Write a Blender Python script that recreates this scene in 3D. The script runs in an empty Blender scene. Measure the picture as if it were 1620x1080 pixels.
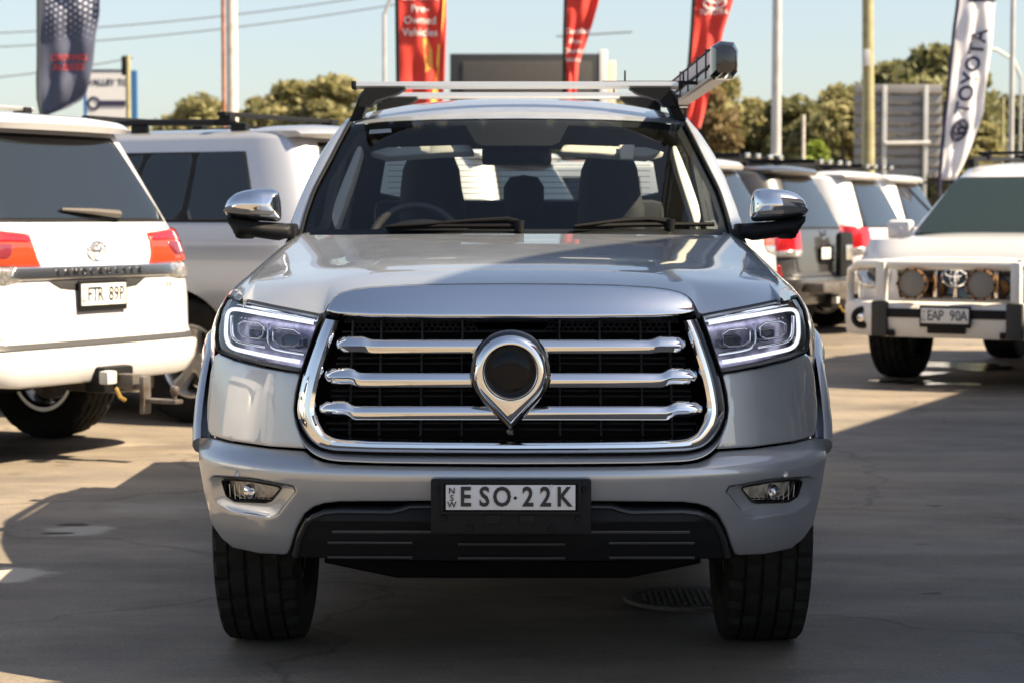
import bpy, bmesh, math, random
import numpy as np
from mathutils import Vector, Matrix
from mathutils.geometry import delaunay_2d_cdt

random.seed(7); np.random.seed(7)
scene = bpy.context.scene
COL = scene.collection
R = math.radians

# ------------------------------------------------------------------ camera
FPX, CXP, CYP, HZ, HCAM = 3335.0, 810.0, 540.0, 345.0, 1.30
PITCH = math.atan((CYP - HZ) / FPX)
cam_d = bpy.data.cameras.new("camera"); cam = bpy.data.objects.new("camera", cam_d); COL.objects.link(cam)
cam.location = (0, 0, HCAM); cam.rotation_euler = (R(90) - PITCH, 0, 0)
cam_d.sensor_width = 36.0; cam_d.lens = FPX / 1620 * 36.0
cam_d.clip_start = 0.05; cam_d.clip_end = 3000
cam_d.dof.use_dof = True; cam_d.dof.focus_distance = 5.9; cam_d.dof.aperture_fstop = 5.8
scene.camera = cam

# ------------------------------------------------------------------ sky, sun, exposure
SUN_EL, SUN_AZ = R(48), R(15)          # sun stands to the right, a little on the camera's side
SDIR = Vector((math.cos(SUN_EL) * math.cos(SUN_AZ), -math.cos(SUN_EL) * math.sin(SUN_AZ), math.sin(SUN_EL)))
world = bpy.data.worlds.new("World"); scene.world = world; world.use_nodes = True
wn, wl = world.node_tree.nodes, world.node_tree.links
bg = wn["Background"]; sky = wn.new("ShaderNodeTexSky"); sky.sky_type = 'NISHITA'; sky.sun_disc = False
sky.sun_elevation = SUN_EL; sky.sun_rotation = R(105); sky.air_density = 1.0; sky.dust_density = 1.2; sky.ozone_density = 0.8
hs = wn.new("ShaderNodeHueSaturation"); hs.inputs["Saturation"].default_value = .78; wl.new(sky.outputs[0], hs.inputs["Color"]); wl.new(hs.outputs[0], bg.inputs[0]); bg.inputs[1].default_value = 0.056
sun_d = bpy.data.lights.new("sun", 'SUN'); sun = bpy.data.objects.new("sun", sun_d); COL.objects.link(sun)
sun_d.energy = 5.0; sun_d.angle = R(0.5); sun_d.color = (1.0, 0.82, 0.58)
sun.rotation_euler = SDIR.to_track_quat('Z', 'Y').to_euler()
scene.view_settings.view_transform = 'Standard'; scene.view_settings.look = 'None'
scene.view_settings.gamma = 1.0; scene.view_settings.use_curve_mapping = False
scene.view_settings.exposure = 1.65

# ------------------------------------------------------------------ materials
MATS = {}
def mat(name, col=(.5, .5, .5), rough=.5, metal=0., coat=0., spec=.5, emit=None, estr=0., bump=None, noise=None, coatr=.03):
    """bump=(scale,strength); noise=(scale, colour2, contrast lo, hi)"""
    if name in MATS: return MATS[name]
    m = bpy.data.materials.new(name); m.use_nodes = True; n, l = m.node_tree.nodes, m.node_tree.links
    b = n["Principled BSDF"]
    b.inputs["Base Color"].default_value = (*col, 1); b.inputs["Roughness"].default_value = rough
    b.inputs["Metallic"].default_value = metal; b.inputs["Coat Weight"].default_value = coat
    b.inputs["Coat Roughness"].default_value = coatr; b.inputs["Specular IOR Level"].default_value = spec
    if emit: b.inputs["Emission Color"].default_value = (*emit, 1); b.inputs["Emission Strength"].default_value = estr
    if bump or noise:
        tc = n.new("ShaderNodeTexCoord")
    if noise:
        t = n.new("ShaderNodeTexNoise"); t.inputs["Scale"].default_value = noise[0]; t.inputs["Detail"].default_value = 6
        l.new(tc.outputs["Object"], t.inputs["Vector"])
        r = n.new("ShaderNodeValToRGB"); r.color_ramp.elements[0].position = noise[2]; r.color_ramp.elements[1].position = noise[3]
        r.color_ramp.elements[0].color = (*col, 1); r.color_ramp.elements[1].color = (*noise[1], 1)
        l.new(t.outputs["Fac"], r.inputs[0]); l.new(r.outputs[0], b.inputs["Base Color"])
    if bump:
        t2 = n.new("ShaderNodeTexNoise"); t2.inputs["Scale"].default_value = bump[0]; t2.inputs["Detail"].default_value = 4
        l.new(tc.outputs["Object"], t2.inputs["Vector"])
        bp = n.new("ShaderNodeBump"); bp.inputs["Strength"].default_value = bump[1]; bp.inputs["Distance"].default_value = .01
        l.new(t2.outputs["Fac"], bp.inputs["Height"]); l.new(bp.outputs[0], b.inputs["Normal"])
    MATS[name] = m; return m

def glass(name, tint, refl=1.0, rough=0.0, ior=1.5):
    m = bpy.data.materials.new(name); m.use_nodes = True; n, l = m.node_tree.nodes, m.node_tree.links
    n.clear(); out = n.new("ShaderNodeOutputMaterial"); mx = n.new("ShaderNodeMixShader")
    tr = n.new("ShaderNodeBsdfTransparent"); tr.inputs[0].default_value = (*tint, 1)
    gl = n.new("ShaderNodeBsdfGlossy"); gl.inputs["Roughness"].default_value = rough; gl.inputs[0].default_value = (refl,) * 3 + (1,)
    fr = n.new("ShaderNodeFresnel"); fr.inputs[0].default_value = ior
    l.new(fr.outputs[0], mx.inputs[0]); l.new(tr.outputs[0], mx.inputs[1]); l.new(gl.outputs[0], mx.inputs[2]); l.new(mx.outputs[0], out.inputs[0])
    MATS[name] = m; return m

SILVER = mat("silver_paint", (.42, .45, .495), .40, .64, 1.0); SILVER.node_tree.nodes["Principled BSDF"].inputs["Coat IOR"].default_value = 1.85
# a film of fine dust breaks the gloss of the paint
_n, _l = SILVER.node_tree.nodes, SILVER.node_tree.links
_t = _n.new("ShaderNodeTexNoise"); _t.inputs["Scale"].default_value = 9; _t.inputs["Detail"].default_value = 8
_tc = _n.new("ShaderNodeTexCoord"); _l.new(_tc.outputs["Object"], _t.inputs["Vector"])
_mr = _n.new("ShaderNodeMapRange"); _mr.inputs[1].default_value = .35; _mr.inputs[2].default_value = .75; _mr.inputs[3].default_value = .36; _mr.inputs[4].default_value = .48
_fk = _n.new("ShaderNodeTexNoise"); _fk.inputs["Scale"].default_value = 900; _fk.inputs["Detail"].default_value = 1; _l.new(_tc.outputs["Object"], _fk.inputs["Vector"])
_fb = _n.new("ShaderNodeBump"); _fb.inputs["Strength"].default_value = .06; _fb.inputs["Distance"].default_value = .001; _l.new(_fk.outputs["Fac"], _fb.inputs["Height"]); _l.new(_fb.outputs[0], _n["Principled BSDF"].inputs["Normal"])
_l.new(_t.outputs["Fac"], _mr.inputs[0]); _l.new(_mr.outputs[0], _n["Principled BSDF"].inputs["Roughness"])
CHROME = mat("chrome", (.82, .83, .85), .045, 1.0)
SATIN = mat("satin_chrome", (.70, .73, .77), .10, 1.0)
BLACK = mat("black_plastic", (.008, .0085, .010), .55, spec=.2)
BLACKG = mat("black_gloss", (.006, .006, .008), .06, 0, 1.0)
DARK = mat("dark_void", (.006, .006, .007), .8, spec=.1)
CHAR = mat("charcoal_plastic", (.010, .011, .013), .5, spec=.15, bump=(400, .15))
RUBBER = mat("tyre_rubber", (.008, .0078, .0075), .8, spec=.25, noise=(14, (.018, .017, .015), .4, .75), bump=(60, .35))
ALU = mat("brushed_aluminium", (.80, .78, .74), .38, .9)
RIM = mat("alloy_rim", (.6, .6, .6), .28, .9)
HOUSE = mat("lamp_housing", (.48, .46, .56), .28, .75, noise=(25, (.24, .22, .32), .35, .65))
DRL = mat("light_guide", (.80, .82, .88), .2, 0, 1.0, emit=(.9, .93, 1.0), estr=.45)
PROJ = mat("projector_lens", (.06, .07, .09), .06, .5, 1.0)
RED = mat("red_lens", (.42, .010, .012), .12, 0, 1.0, noise=(30, (.26, .005, .008), .4, .6))
ORANGE = mat("amber_lens", (.52, .045, .015), .12, 0, 1.0)
CLEARL = mat("clear_reflector", (.75, .73, .70), .16, .75, 1.0, noise=(60, (.35, .33, .31), .4, .6))
WHITE = mat("white_paint", (.64, .65, .67), .3, 0, 1.0, noise=(1.6, (.60, .605, .62), .35, .7))
GREYP = mat("dark_grey_paint", (.040, .039, .040), .35, .1, 1.0)
SILV2 = mat("pale_silver_paint", (.48, .50, .545), .34, .6, 1.0)
TINT = mat("tinted_glass", (.010, .014, .018), .03, 0, .4, .6)
PLATE = mat("plate_white", (.60, .61, .63), .4)
INK = mat("plate_black", (.008, .008, .012), .5)
SEAT = mat("seat_fabric", (.022, .023, .026), .8, bump=(200, .2))
TRIMC = mat("pale_cabin_trim", (.52, .50, .45), .8)
STEEL = mat("grey_steel", (.16, .15, .14), .5, .6, noise=(12, (.10, .07, .05), .45, .7))
GLASS_W = glass("windscreen_glass", (.93, .96, .94), .55, 0, 1.34)
GLASS_L = glass("lamp_glass", (.96, .96, .98), 1.0, 0, 1.45)
GLASS_S = glass("side_glass", (.80, .84, .82), 1.0, 0, 1.45)

# ------------------------------------------------------------------ object helpers
def link(name, me, m=None, parent=None, inv=None):
    o = bpy.data.objects.new(name, me); COL.objects.link(o)
    if m and me and not me.materials: me.materials.append(m)
    if parent:
        o.parent = parent
        if inv is not None: o.matrix_parent_inverse = inv
    return o
def tag(o, label=None, cat=None, group=None, kind=None):
    if label: o["label"] = label
    if cat: o["category"] = cat
    if group: o["group"] = group
    if kind: o["kind"] = kind
    return o
def empty(name, loc, rz=0):
    o = bpy.data.objects.new(name, None); COL.objects.link(o); o.location = loc; o.rotation_euler = (0, 0, rz)
    o.empty_display_size = .3
    return o
def mesh(verts, faces, smooth=True, ang=38, name="m"):
    me = bpy.data.meshes.new(name); me.from_pydata([tuple(v) for v in verts], [], faces); me.validate(); me.update()
    if smooth:
        me.polygons.foreach_set("use_smooth", [True] * len(me.polygons)); me.set_sharp_from_angle(angle=R(ang))
    return me
def bm_mesh(bm, smooth=True, ang=38):
    bmesh.ops.recalc_face_normals(bm, faces=bm.faces[:])
    me = bpy.data.meshes.new("m"); bm.to_mesh(me); bm.free()
    if smooth:
        me.polygons.foreach_set("use_smooth", [True] * len(me.polygons)); me.set_sharp_from_angle(angle=R(ang))
    return me
def merge(*mes):
    V, F = [], []
    for me in mes:
        k = len(V); V += [v.co[:] for v in me.vertices]; F += [[i + k for i in p.vertices] for p in me.polygons]
    return mesh(V, F)
def xf(me, M):
    me.transform(M); return me
def box(c, s, bev=.0, seg=2, rot=None):
    bm = bmesh.new(); bmesh.ops.create_cube(bm, size=1)
    bmesh.ops.scale(bm, vec=s, verts=bm.verts[:])
    if bev > 0: bmesh.ops.bevel(bm, geom=bm.edges[:] + bm.verts[:], offset=bev, segments=seg, affect='EDGES', profile=.6)
    if rot is not None: bmesh.ops.transform(bm, matrix=rot.to_4x4(), verts=bm.verts[:])
    bmesh.ops.translate(bm, vec=c, verts=bm.verts[:])
    return bm_mesh(bm, True, 35)
def loft(rows, closed=False, caps=False, ang=38):
    """rows: list of equally long point lists"""
    n = len(rows[0]); V = [tuple(p) for r in rows for p in r]; F = []
    for i in range(len(rows) - 1):
        for j in range(n if closed else n - 1):
            k = (j + 1) % n
            F.append((i * n + j, i * n + k, (i + 1) * n + k, (i + 1) * n + j))
    if caps:
        F.append(tuple(range(n))[::-1]); F.append(tuple((len(rows) - 1) * n + j for j in range(n)))
    return fixn(mesh(V, F, True, ang))
def fixn(me, ang=38):
    bm = bmesh.new(); bm.from_mesh(me); bmesh.ops.recalc_face_normals(bm, faces=bm.faces[:]); bm.to_mesh(me); bm.free()
    me.polygons.foreach_set("use_smooth", [True] * len(me.polygons)); me.set_sharp_from_angle(angle=R(ang)); return me
def tube(path, r, seg=8, caps=True, rx=None):
    """r number or list; circular section swept along path"""
    P = [Vector(p) for p in path]; rows = []
    up0 = Vector((0, 0, 1))
    for i, p in enumerate(P):
        d = (P[min(i + 1, len(P) - 1)] - P[max(i - 1, 0)]).normalized()
        u = up0 if abs(d.dot(up0)) < .95 else Vector((1, 0, 0))
        a = d.cross(u).normalized(); b = a.cross(d).normalized()
        rr = r[i] if isinstance(r, (list, tuple)) else r
        rows.append([p + a * (rr if rx is None else rx) * math.cos(t) + b * rr * math.sin(t) for t in [2 * math.pi * k / seg for k in range(seg)]])
    return loft(rows, True, caps)
def lathe(profile, n=48, axis='X', ang=35):
    """profile: list of (axial, radius)"""
    rows = []
    for k in range(n):
        t = 2 * math.pi * k / n; c, s = math.cos(t), math.sin(t)
        rows.append([{'X': (a, r * c, r * s), 'Y': (r * c, a, r * s), 'Z': (r * c, r * s, a)}[axis] for a, r in profile])
    V = [p for r in rows for p in r]; m = len(profile); F = []
    for i in range(n):
        for j in range(m - 1):
            k = (i + 1) % n
            F.append((i * m + j, i * m + j + 1, k * m + j + 1, k * m + j))
    me = mesh(V, F); bm = bmesh.new(); bm.from_mesh(me); bmesh.ops.remove_doubles(bm, verts=bm.verts[:], dist=1e-5)
    return bm_mesh(bm, True, ang)
def text_mesh(txt, size, depth=.004, align='CENTER', spacing=1.0, bold=0.0):
    c = bpy.data.curves.new("t", 'FONT'); c.body = txt; c.size = size; c.align_x = align; c.align_y = 'CENTER'
    c.extrude = depth / 2; c.space_character = spacing; c.resolution_u = 3; c.offset = bold
    o = bpy.data.objects.new("t", c); COL.objects.link(o)
    dg = bpy.context.evaluated_depsgraph_get(); me = bpy.data.meshes.new_from_object(o.evaluated_get(dg))
    bpy.data.objects.remove(o); bpy.data.curves.remove(c); me.materials.clear(); return me

class Smooth:
    """smooth curve through control points (dense table, gaussian smoothed)"""
    def __init__(self, pts, sig=.02, n=3000):
        x = np.array([p[0] for p in pts]); y = np.array([p[1] for p in pts])
        lo, hi = x[0] - 6 * sig - .02, x[-1] + 6 * sig + .02
        self.x = np.linspace(lo, hi, n); dx = self.x[1] - self.x[0]
        sl0 = (y[1] - y[0]) / (x[1] - x[0]); sl1 = (y[-1] - y[-2]) / (x[-1] - x[-2])
        v = np.interp(self.x, x, y); v = np.where(self.x < x[0], y[0] + (self.x - x[0]) * sl0, v); v = np.where(self.x > x[-1], y[-1] + (self.x - x[-1]) * sl1, v)
        k = max(1, int(4 * sig / dx)); g = np.exp(-.5 * (np.arange(-k, k + 1) * dx / sig) ** 2); g /= g.sum()
        self.y = np.convolve(np.pad(v, k, mode='reflect', reflect_type='odd'), g, mode='valid')
    def __call__(self, t): return np.interp(t, self.x, self.y)

def resample(poly, sp, closed=True):
    P = [np.array(p, float) for p in poly]; out = []
    n = len(P)
    for i in range(n if closed else n - 1):
        a, b = P[i], P[(i + 1) % n]; k = max(1, int(math.ceil(np.linalg.norm(b - a) / sp)))
        for j in range(k): out.append(a + (b - a) * j / k)
    if not closed: out.append(P[-1])
    return np.array(out)
def soft(poly, f=.1):
    """slightly clipped corners"""
    P_ = [np.array(p, float) for p in poly]; Q = []
    for i in range(len(P_)):
        a, b = P_[i], P_[(i + 1) % len(P_)]; Q += [a * (1 - f) + b * f, a * f + b * (1 - f)]
    return [tuple(p) for p in Q]
def rounded(poly, it=2):
    """Chaikin corner cutting of a closed polygon"""
    P = [np.array(p, float) for p in poly]
    for _ in range(it):
        Q = []
        for i in range(len(P)):
            a, b = P[i], P[(i + 1) % len(P)]; Q += [a * .78 + b * .22, a * .22 + b * .78]
        P = Q
    return [tuple(p) for p in P]
def inside(pts, poly):
    x, y = pts[:, 0], pts[:, 1]; c = np.zeros(len(pts), bool); n = len(poly)
    for i in range(n):
        x1, y1 = poly[i]; x2, y2 = poly[(i + 1) % n]
        if y1 == y2: continue
        m = ((y1 > y) != (y2 > y)) & (x < (x2 - x1) * (y - y1) / (y2 - y1) + x1); c ^= m
    return c
def dist_poly(pts, poly):
    d = np.full(len(pts), 1e9); n = len(poly)
    for i in range(n):
        a = poly[i]; b = poly[(i + 1) % n]; ab = b - a; L = (ab * ab).sum()
        if L < 1e-12: continue
        t = np.clip(((pts - a) @ ab) / L, 0, 1); q = a + t[:, None] * ab
        d = np.minimum(d, np.hypot(*(pts - q).T))
    return d
def panel(outline, fmap, sp, roll=(0, 0), thick=.01, off=0., holes=(), out=None, skirt=True, dome=None, eps=None, sph=None):
    """sheet cut to an outline in a 2D chart, mapped to 3D by fmap((N,2))->(N,3); rounded edges, turned-back rim"""
    loops = [resample(outline, sph or sp)] + [resample(h, sph or sp) for h in holes]
    pts, edges = [], []
    for lp in loops:
        k = len(pts); pts += list(lp); edges += [(k + i, k + (i + 1) % len(lp)) for i in range(len(lp))]
    nb = len(pts); allb = loops
    def bd(q): return np.min([dist_poly(q, lp) for lp in allb], axis=0)
    def isin(q):
        m = inside(q, loops[0])
        for h in loops[1:]: m &= ~inside(q, h)
        return m
    rw, rd = roll; extra = []
    if rw > 0:
        for fr in (.12, .35, .65, 1.0):
            for lp in allb:
                t = np.roll(lp, -1, 0) - np.roll(lp, 1, 0); t /= (np.linalg.norm(t, axis=1)[:, None] + 1e-9)
                nn = np.stack([-t[:, 1], t[:, 0]], 1)
                for sg in (1, -1):
                    q = lp + nn * sg * fr * rw; q = q[isin(q)]
                    if len(q): q = q[bd(q) > fr * rw * .85]; extra.append(q)
    lo, hi = loops[0].min(0), loops[0].max(0)
    gx = np.arange(lo[0] + sp * .5, hi[0], sp); gy = np.arange(lo[1] + sp * .5, hi[1], sp)
    if len(gx) and len(gy):
        g = np.array([(x, y) for x in gx for y in gy]); g = g[isin(g)]
        if len(g): g = g[bd(g) > max(rw * 1.15, sp * .55)]; extra.append(g)
    for e in extra: pts += list(e)
    co, ed, fa, *_ = delaunay_2d_cdt([Vector((float(p[0]), float(p[1]))) for p in pts], edges, [], 0, (eps or sp * 1e-3))
    C = np.array([(c.x, c.y) for c in co]); T = [f for f in fa if len(f) == 3]
    cen = np.array([C[list(f)].mean(0) for f in T]); keep = isin(cen); T = [f for f, k in zip(T, keep) if k]
    used = sorted(set(i for f in T for i in f)); rm = {o: i for i, o in enumerate(used)}; C = C[used]; T = [tuple(rm[i] for i in f) for f in T]
    d = bd(C)
    h = np.full(len(C), float(off))
    if rw > 0:
        q = np.clip(1 - d / rw, 0, 1); h -= rd * (1 - np.sqrt(np.clip(1 - q * q, 0, 1)))
    if dome: h += dome(d, C)
    e = sp * .05
    p0 = fmap(C); du = fmap(C + (e, 0)) - fmap(C - (e, 0)); dv = fmap(C + (0, e)) - fmap(C - (0, e))
    nrm = np.cross(du, dv); nrm /= (np.linalg.norm(nrm, axis=1)[:, None] + 1e-12)
    o = np.array(out if out is not None else (0, -1, 0), float)
    if o.ndim == 1:
        if (nrm @ o).sum() < 0: nrm = -nrm
    V = p0 + nrm * h[:, None]
    # orient faces
    if T:
        a, b, c = V[[f[0] for f in T]], V[[f[1] for f in T]], V[[f[2] for f in T]]
        if (np.cross(b - a, c - a) * nrm[[f[0] for f in T]]).sum() < 0: T = [f[::-1] for f in T]
    V = list(V); F = list(T)
    if skirt and thick > 0:
        cnt = {}
        for f in T:
            for i in range(3): cnt[(f[i], f[(i + 1) % 3])] = 1
        be = [k for k in cnt if (k[1], k[0]) not in cnt]; m = {}
        for a, b in be:
            for i in (a, b):
                if i not in m: m[i] = len(V); V.append(V[i] - nrm[i] * thick)
            F.append((b, a, m[a], m[b]))
    return mesh(V, F, True, 40)

# ------------------------------------------------------------------ view geometry helpers
_c, _s = math.cos(PITCH), math.sin(PITCH)
def P(px, py, Y, cx=CXP):
    a = (px - cx) / FPX; b = (CYP - py) / FPX
    ry = _c + b * _s; t = Y / ry
    return Vector((a * t, Y, HCAM + (-_s + b * _c) * t))
def ground_at(px, py):
    a = (px - CXP) / FPX; b = (CYP - py) / FPX; t = HCAM / (_s - b * _c)
    return Vector((a * t, (_c + b * _s) * t, 0))

# ================================================================== SETTING
def ground_material():
    m = bpy.data.materials.new("asphalt_lot"); m.use_nodes = True; n, l = m.node_tree.nodes, m.node_tree.links
    b = n["Principled BSDF"]; tc = n.new("ShaderNodeTexCoord")
    def noise(scale, detail, sx=1, sy=1, rot=0, rough=.6):
        mp = n.new("ShaderNodeMapping"); mp.inputs["Scale"].default_value = (sx, sy, 1); mp.inputs["Rotation"].default_value = (0, 0, rot)
        t = n.new("ShaderNodeTexNoise"); t.inputs["Scale"].default_value = scale; t.inputs["Detail"].default_value = detail; t.inputs["Roughness"].default_value = rough
        l.new(tc.outputs["Object"], mp.inputs[0]); l.new(mp.outputs[0], t.inputs["Vector"]); return t.outputs["Fac"]
    def ramp(fac, p0, c0, p1, c1):
        r = n.new("ShaderNodeValToRGB"); e = r.color_ramp.elements
        e[0].position, e[1].position = p0, p1; e[0].color = (*c0, 1); e[1].color = (*c1, 1); l.new(fac, r.inputs[0]); return r.outputs[0]
    def mixc(kind, fac, a, bb):
        x = n.new("ShaderNodeMix"); x.data_type = 'RGBA'; x.blend_type = kind
        if isinstance(fac, float): x.inputs[0].default_value = fac
        else: l.new(fac, x.inputs[0])
        l.new(a, x.inputs[6]); l.new(bb, x.inputs[7]); return x.outputs[2]
    base = ramp(noise(.45, 7, 1, 1.4), .32, (.190, .165, .136), .68, (.272, .238, .196))
    streak = ramp(noise(1.1, 8, .35, 1.6, .12), .38, (.72, .72, .73), .66, (1.08, 1.06, 1.03))
    c = mixc('MULTIPLY', 1.0, base, streak)
    fine = ramp(noise(70, 8, 1, 1, 0, .75), .30, (.62, .62, .62), .72, (1.22, 1.21, 1.19))
    c = mixc('MULTIPLY', 1.0, c, ramp(noise(4.5, 8, .8, 1.3, .4, .65), .35, (.84, .84, .85), .68, (1.12, 1.11, 1.08)))
    c = mixc('MULTIPLY', 1.0, c, fine)
    stain = ramp(noise(.8, 5, 1, .8, 1.0, .5), .60, (1, 1, 1), .70, (.62, .61, .62))
    c = mixc('MULTIPLY', .8, c, stain)
    spot = ramp(noise(7.5, 3, .6, 1.2, 0, .4), .72, (1, 1, 1), .76, (.45, .43, .42))
    c = mixc('MULTIPLY', 1.0, c, spot)
    # hairline cracks
    vo = n.new("ShaderNodeTexVoronoi"); vo.feature = 'DISTANCE_TO_EDGE'; vo.inputs["Scale"].default_value = .38
    mp = n.new("ShaderNodeMapping"); l.new(tc.outputs["Object"], mp.inputs[0])
    nz = n.new("ShaderNodeTexNoise"); nz.inputs["Scale"].default_value = 1.6; nz.inputs["Detail"].default_value = 6; l.new(tc.outputs["Object"], nz.inputs["Vector"])
    ad = n.new("ShaderNodeVectorMath"); ad.operation = 'MULTIPLY_ADD'; ad.inputs[1].default_value = (.9, .9, 0)
    l.new(nz.outputs["Color"], ad.inputs[0]); l.new(mp.outputs[0], ad.inputs[2]); l.new(ad.outputs[0], vo.inputs["Vector"])
    crack = ramp(vo.outputs["Distance"], .0015, (.62, .61, .60), .006, (1, 1, 1)); c = mixc('MULTIPLY', 1.0, c, crack)
    # sandy worn spots, a crumbled hole, and a patch of sunlight painted pale at far left
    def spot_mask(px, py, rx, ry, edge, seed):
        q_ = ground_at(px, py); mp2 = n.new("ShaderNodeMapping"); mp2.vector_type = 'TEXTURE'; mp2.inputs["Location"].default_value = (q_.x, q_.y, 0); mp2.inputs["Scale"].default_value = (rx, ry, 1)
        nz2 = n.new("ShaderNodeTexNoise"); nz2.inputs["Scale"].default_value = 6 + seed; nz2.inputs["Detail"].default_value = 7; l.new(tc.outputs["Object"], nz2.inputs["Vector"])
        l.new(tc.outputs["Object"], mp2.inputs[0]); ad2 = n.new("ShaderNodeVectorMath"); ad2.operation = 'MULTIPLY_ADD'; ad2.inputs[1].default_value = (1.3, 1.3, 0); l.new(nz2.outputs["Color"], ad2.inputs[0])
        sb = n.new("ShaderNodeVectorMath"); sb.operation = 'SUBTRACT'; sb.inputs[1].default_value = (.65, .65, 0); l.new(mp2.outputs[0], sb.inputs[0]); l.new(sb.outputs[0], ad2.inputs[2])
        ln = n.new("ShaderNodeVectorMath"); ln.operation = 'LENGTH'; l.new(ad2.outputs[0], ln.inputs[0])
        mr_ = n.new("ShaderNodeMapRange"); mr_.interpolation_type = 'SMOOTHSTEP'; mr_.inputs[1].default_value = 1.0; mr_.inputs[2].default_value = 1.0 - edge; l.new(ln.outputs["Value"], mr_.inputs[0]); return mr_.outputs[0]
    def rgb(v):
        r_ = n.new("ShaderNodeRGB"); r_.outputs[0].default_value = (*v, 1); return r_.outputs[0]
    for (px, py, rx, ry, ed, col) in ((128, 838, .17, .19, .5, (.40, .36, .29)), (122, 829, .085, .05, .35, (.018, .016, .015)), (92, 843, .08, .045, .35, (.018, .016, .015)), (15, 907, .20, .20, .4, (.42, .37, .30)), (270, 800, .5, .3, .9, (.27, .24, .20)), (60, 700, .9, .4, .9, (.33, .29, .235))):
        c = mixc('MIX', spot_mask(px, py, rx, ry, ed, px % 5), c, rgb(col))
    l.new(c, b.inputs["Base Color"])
    rr = n.new("ShaderNodeMapRange"); l.new(noise(1.4, 6, .4, 1.5), rr.inputs[0]); rr.inputs[1].default_value = .3; rr.inputs[2].default_value = .7; rr.inputs[3].default_value = .55; rr.inputs[4].default_value = .85
    l.new(rr.outputs[0], b.inputs["Roughness"]); b.inputs["Specular IOR Level"].default_value = .35
    bp = n.new("ShaderNodeBump"); bp.inputs["Strength"].default_value = .35; bp.inputs["Distance"].default_value = .006
    l.new(noise(90, 5), bp.inputs["Height"]); l.new(bp.outputs[0], b.inputs["Normal"])
    return m
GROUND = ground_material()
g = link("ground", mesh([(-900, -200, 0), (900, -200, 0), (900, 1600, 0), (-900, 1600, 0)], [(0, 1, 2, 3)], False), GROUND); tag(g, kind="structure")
g["label"] = "grey concrete and asphalt car yard ground"

def blob(cx, cy, rx, ry, z, seed, n=40, rot=0, jag=.25):
    rnd = random.Random(seed); ph = [(rnd.uniform(0, 6.28), rnd.uniform(.2, 1)) for _ in range(7)]
    V = [(cx, cy, z)]
    for k in range(n):
        t = 2 * math.pi * k / n; r = 1 + jag * sum(a * math.sin((i + 2) * t + p) for i, (p, a) in enumerate(ph)) / 2.2
        x, y = rx * r * math.cos(t), ry * r * math.sin(t)
        V.append((cx + x * math.cos(rot) - y * math.sin(rot), cy + x * math.sin(rot) + y * math.cos(rot), z))
    return mesh(V, [(0, 1 + k, 1 + (k + 1) % n) for k in range(n)], False)
WET = mat("wet_puddle", (.05, .047, .043), .12, spec=.6, noise=(3, (.09, .083, .075), .4, .6))
for px_, py_, rx_, ry_, sd in ((1500, 577, .42, .35, 21), (1462, 590, .20, .16, 22), (1560, 583, .3, .22, 23), (1420, 603, .22, .12, 24), (1490, 607, .3, .1, 25)):
    q = ground_at(px_, py_); o = link("puddle", blob(q.x, q.y, rx_, ry_, .004, sd, jag=.5), WET); tag(o, kind="structure")
# manhole cover beside the ute's wheel
q = ground_at(1090, 948)
mh = empty("manhole_cover", (q.x, q.y, 0)); mh.scale = (.68, .68, 1); tag(mh, "round dark steel manhole cover with raised tread under the ute", "manhole cover")
MHM = mat("cast_iron", (.11, .10, .09), .75, .2, noise=(20, (.16, .145, .12), .4, .7))
link("cover", lathe([(.002, 0), (.008, .27), (.008, .285), (.0, .287)], 40, 'Z'), MHM, mh)
link("rim", lathe([(.0, .292), (.012, .294), (.012, .325), (.0, .33)], 40, 'Z'), MHM, mh)
bars = []
for i in range(-8, 9):
    for j in range(-8, 9):
        x, y = i * .032, j * .032
        if x * x + y * y < .25 ** 2: bars.append(box((x, y, .010), (.022, .008, .006), rot=None) if (i + j) % 2 else box((x, y, .010), (.008, .022, .006)))
o = link("tread_studs", merge(*bars), MHM, mh); o["kind"] = "stuff"

# ---- showroom building to the right, outside the frame; it shades the yard and the ute
BH = 5.0; LD = Vector((.47, 1, 0)).normalized(); LN = Vector((LD.y, -LD.x, 0))
GP = Vector((1.86, 12.57, 0)); E0 = GP + Vector((SDIR.x, SDIR.y, 0)) * (BH / SDIR.z)
bd = empty("showroom_building", E0 + LN * 6); tag(bd, "pale showroom building with dark glass front right of the yard", "building")
bd.rotation_euler = (0, 0, math.atan2(LD.y, LD.x))
WALLC = mat("render_wall", (.42, .41, .39), .8, noise=(1.5, (.36, .35, .33), .4, .6)); SHOPG = mat("shop_glass", (.02, .025, .03), .04, 0, 0, .6)
link("wall", box((1.1, 0, BH / 2 - .2), (17.8, 11.4, BH - .4)), WALLC, bd)
link("roof", box((1.1, 0, BH - .16), (18.4, 12.0, .32)), mat("roof_fascia", (.30, .03, .03), .5), bd)
for k in range(4):
    w_ = link("window", box((-5 + k * 4.3, 5.72, 1.9), (3.8, .06, 2.8)), SHOPG, bd)
    link("frame", box((-5 + k * 4.3, 5.75, .44), (3.9, .08, .12)), ALU, w_)

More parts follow.
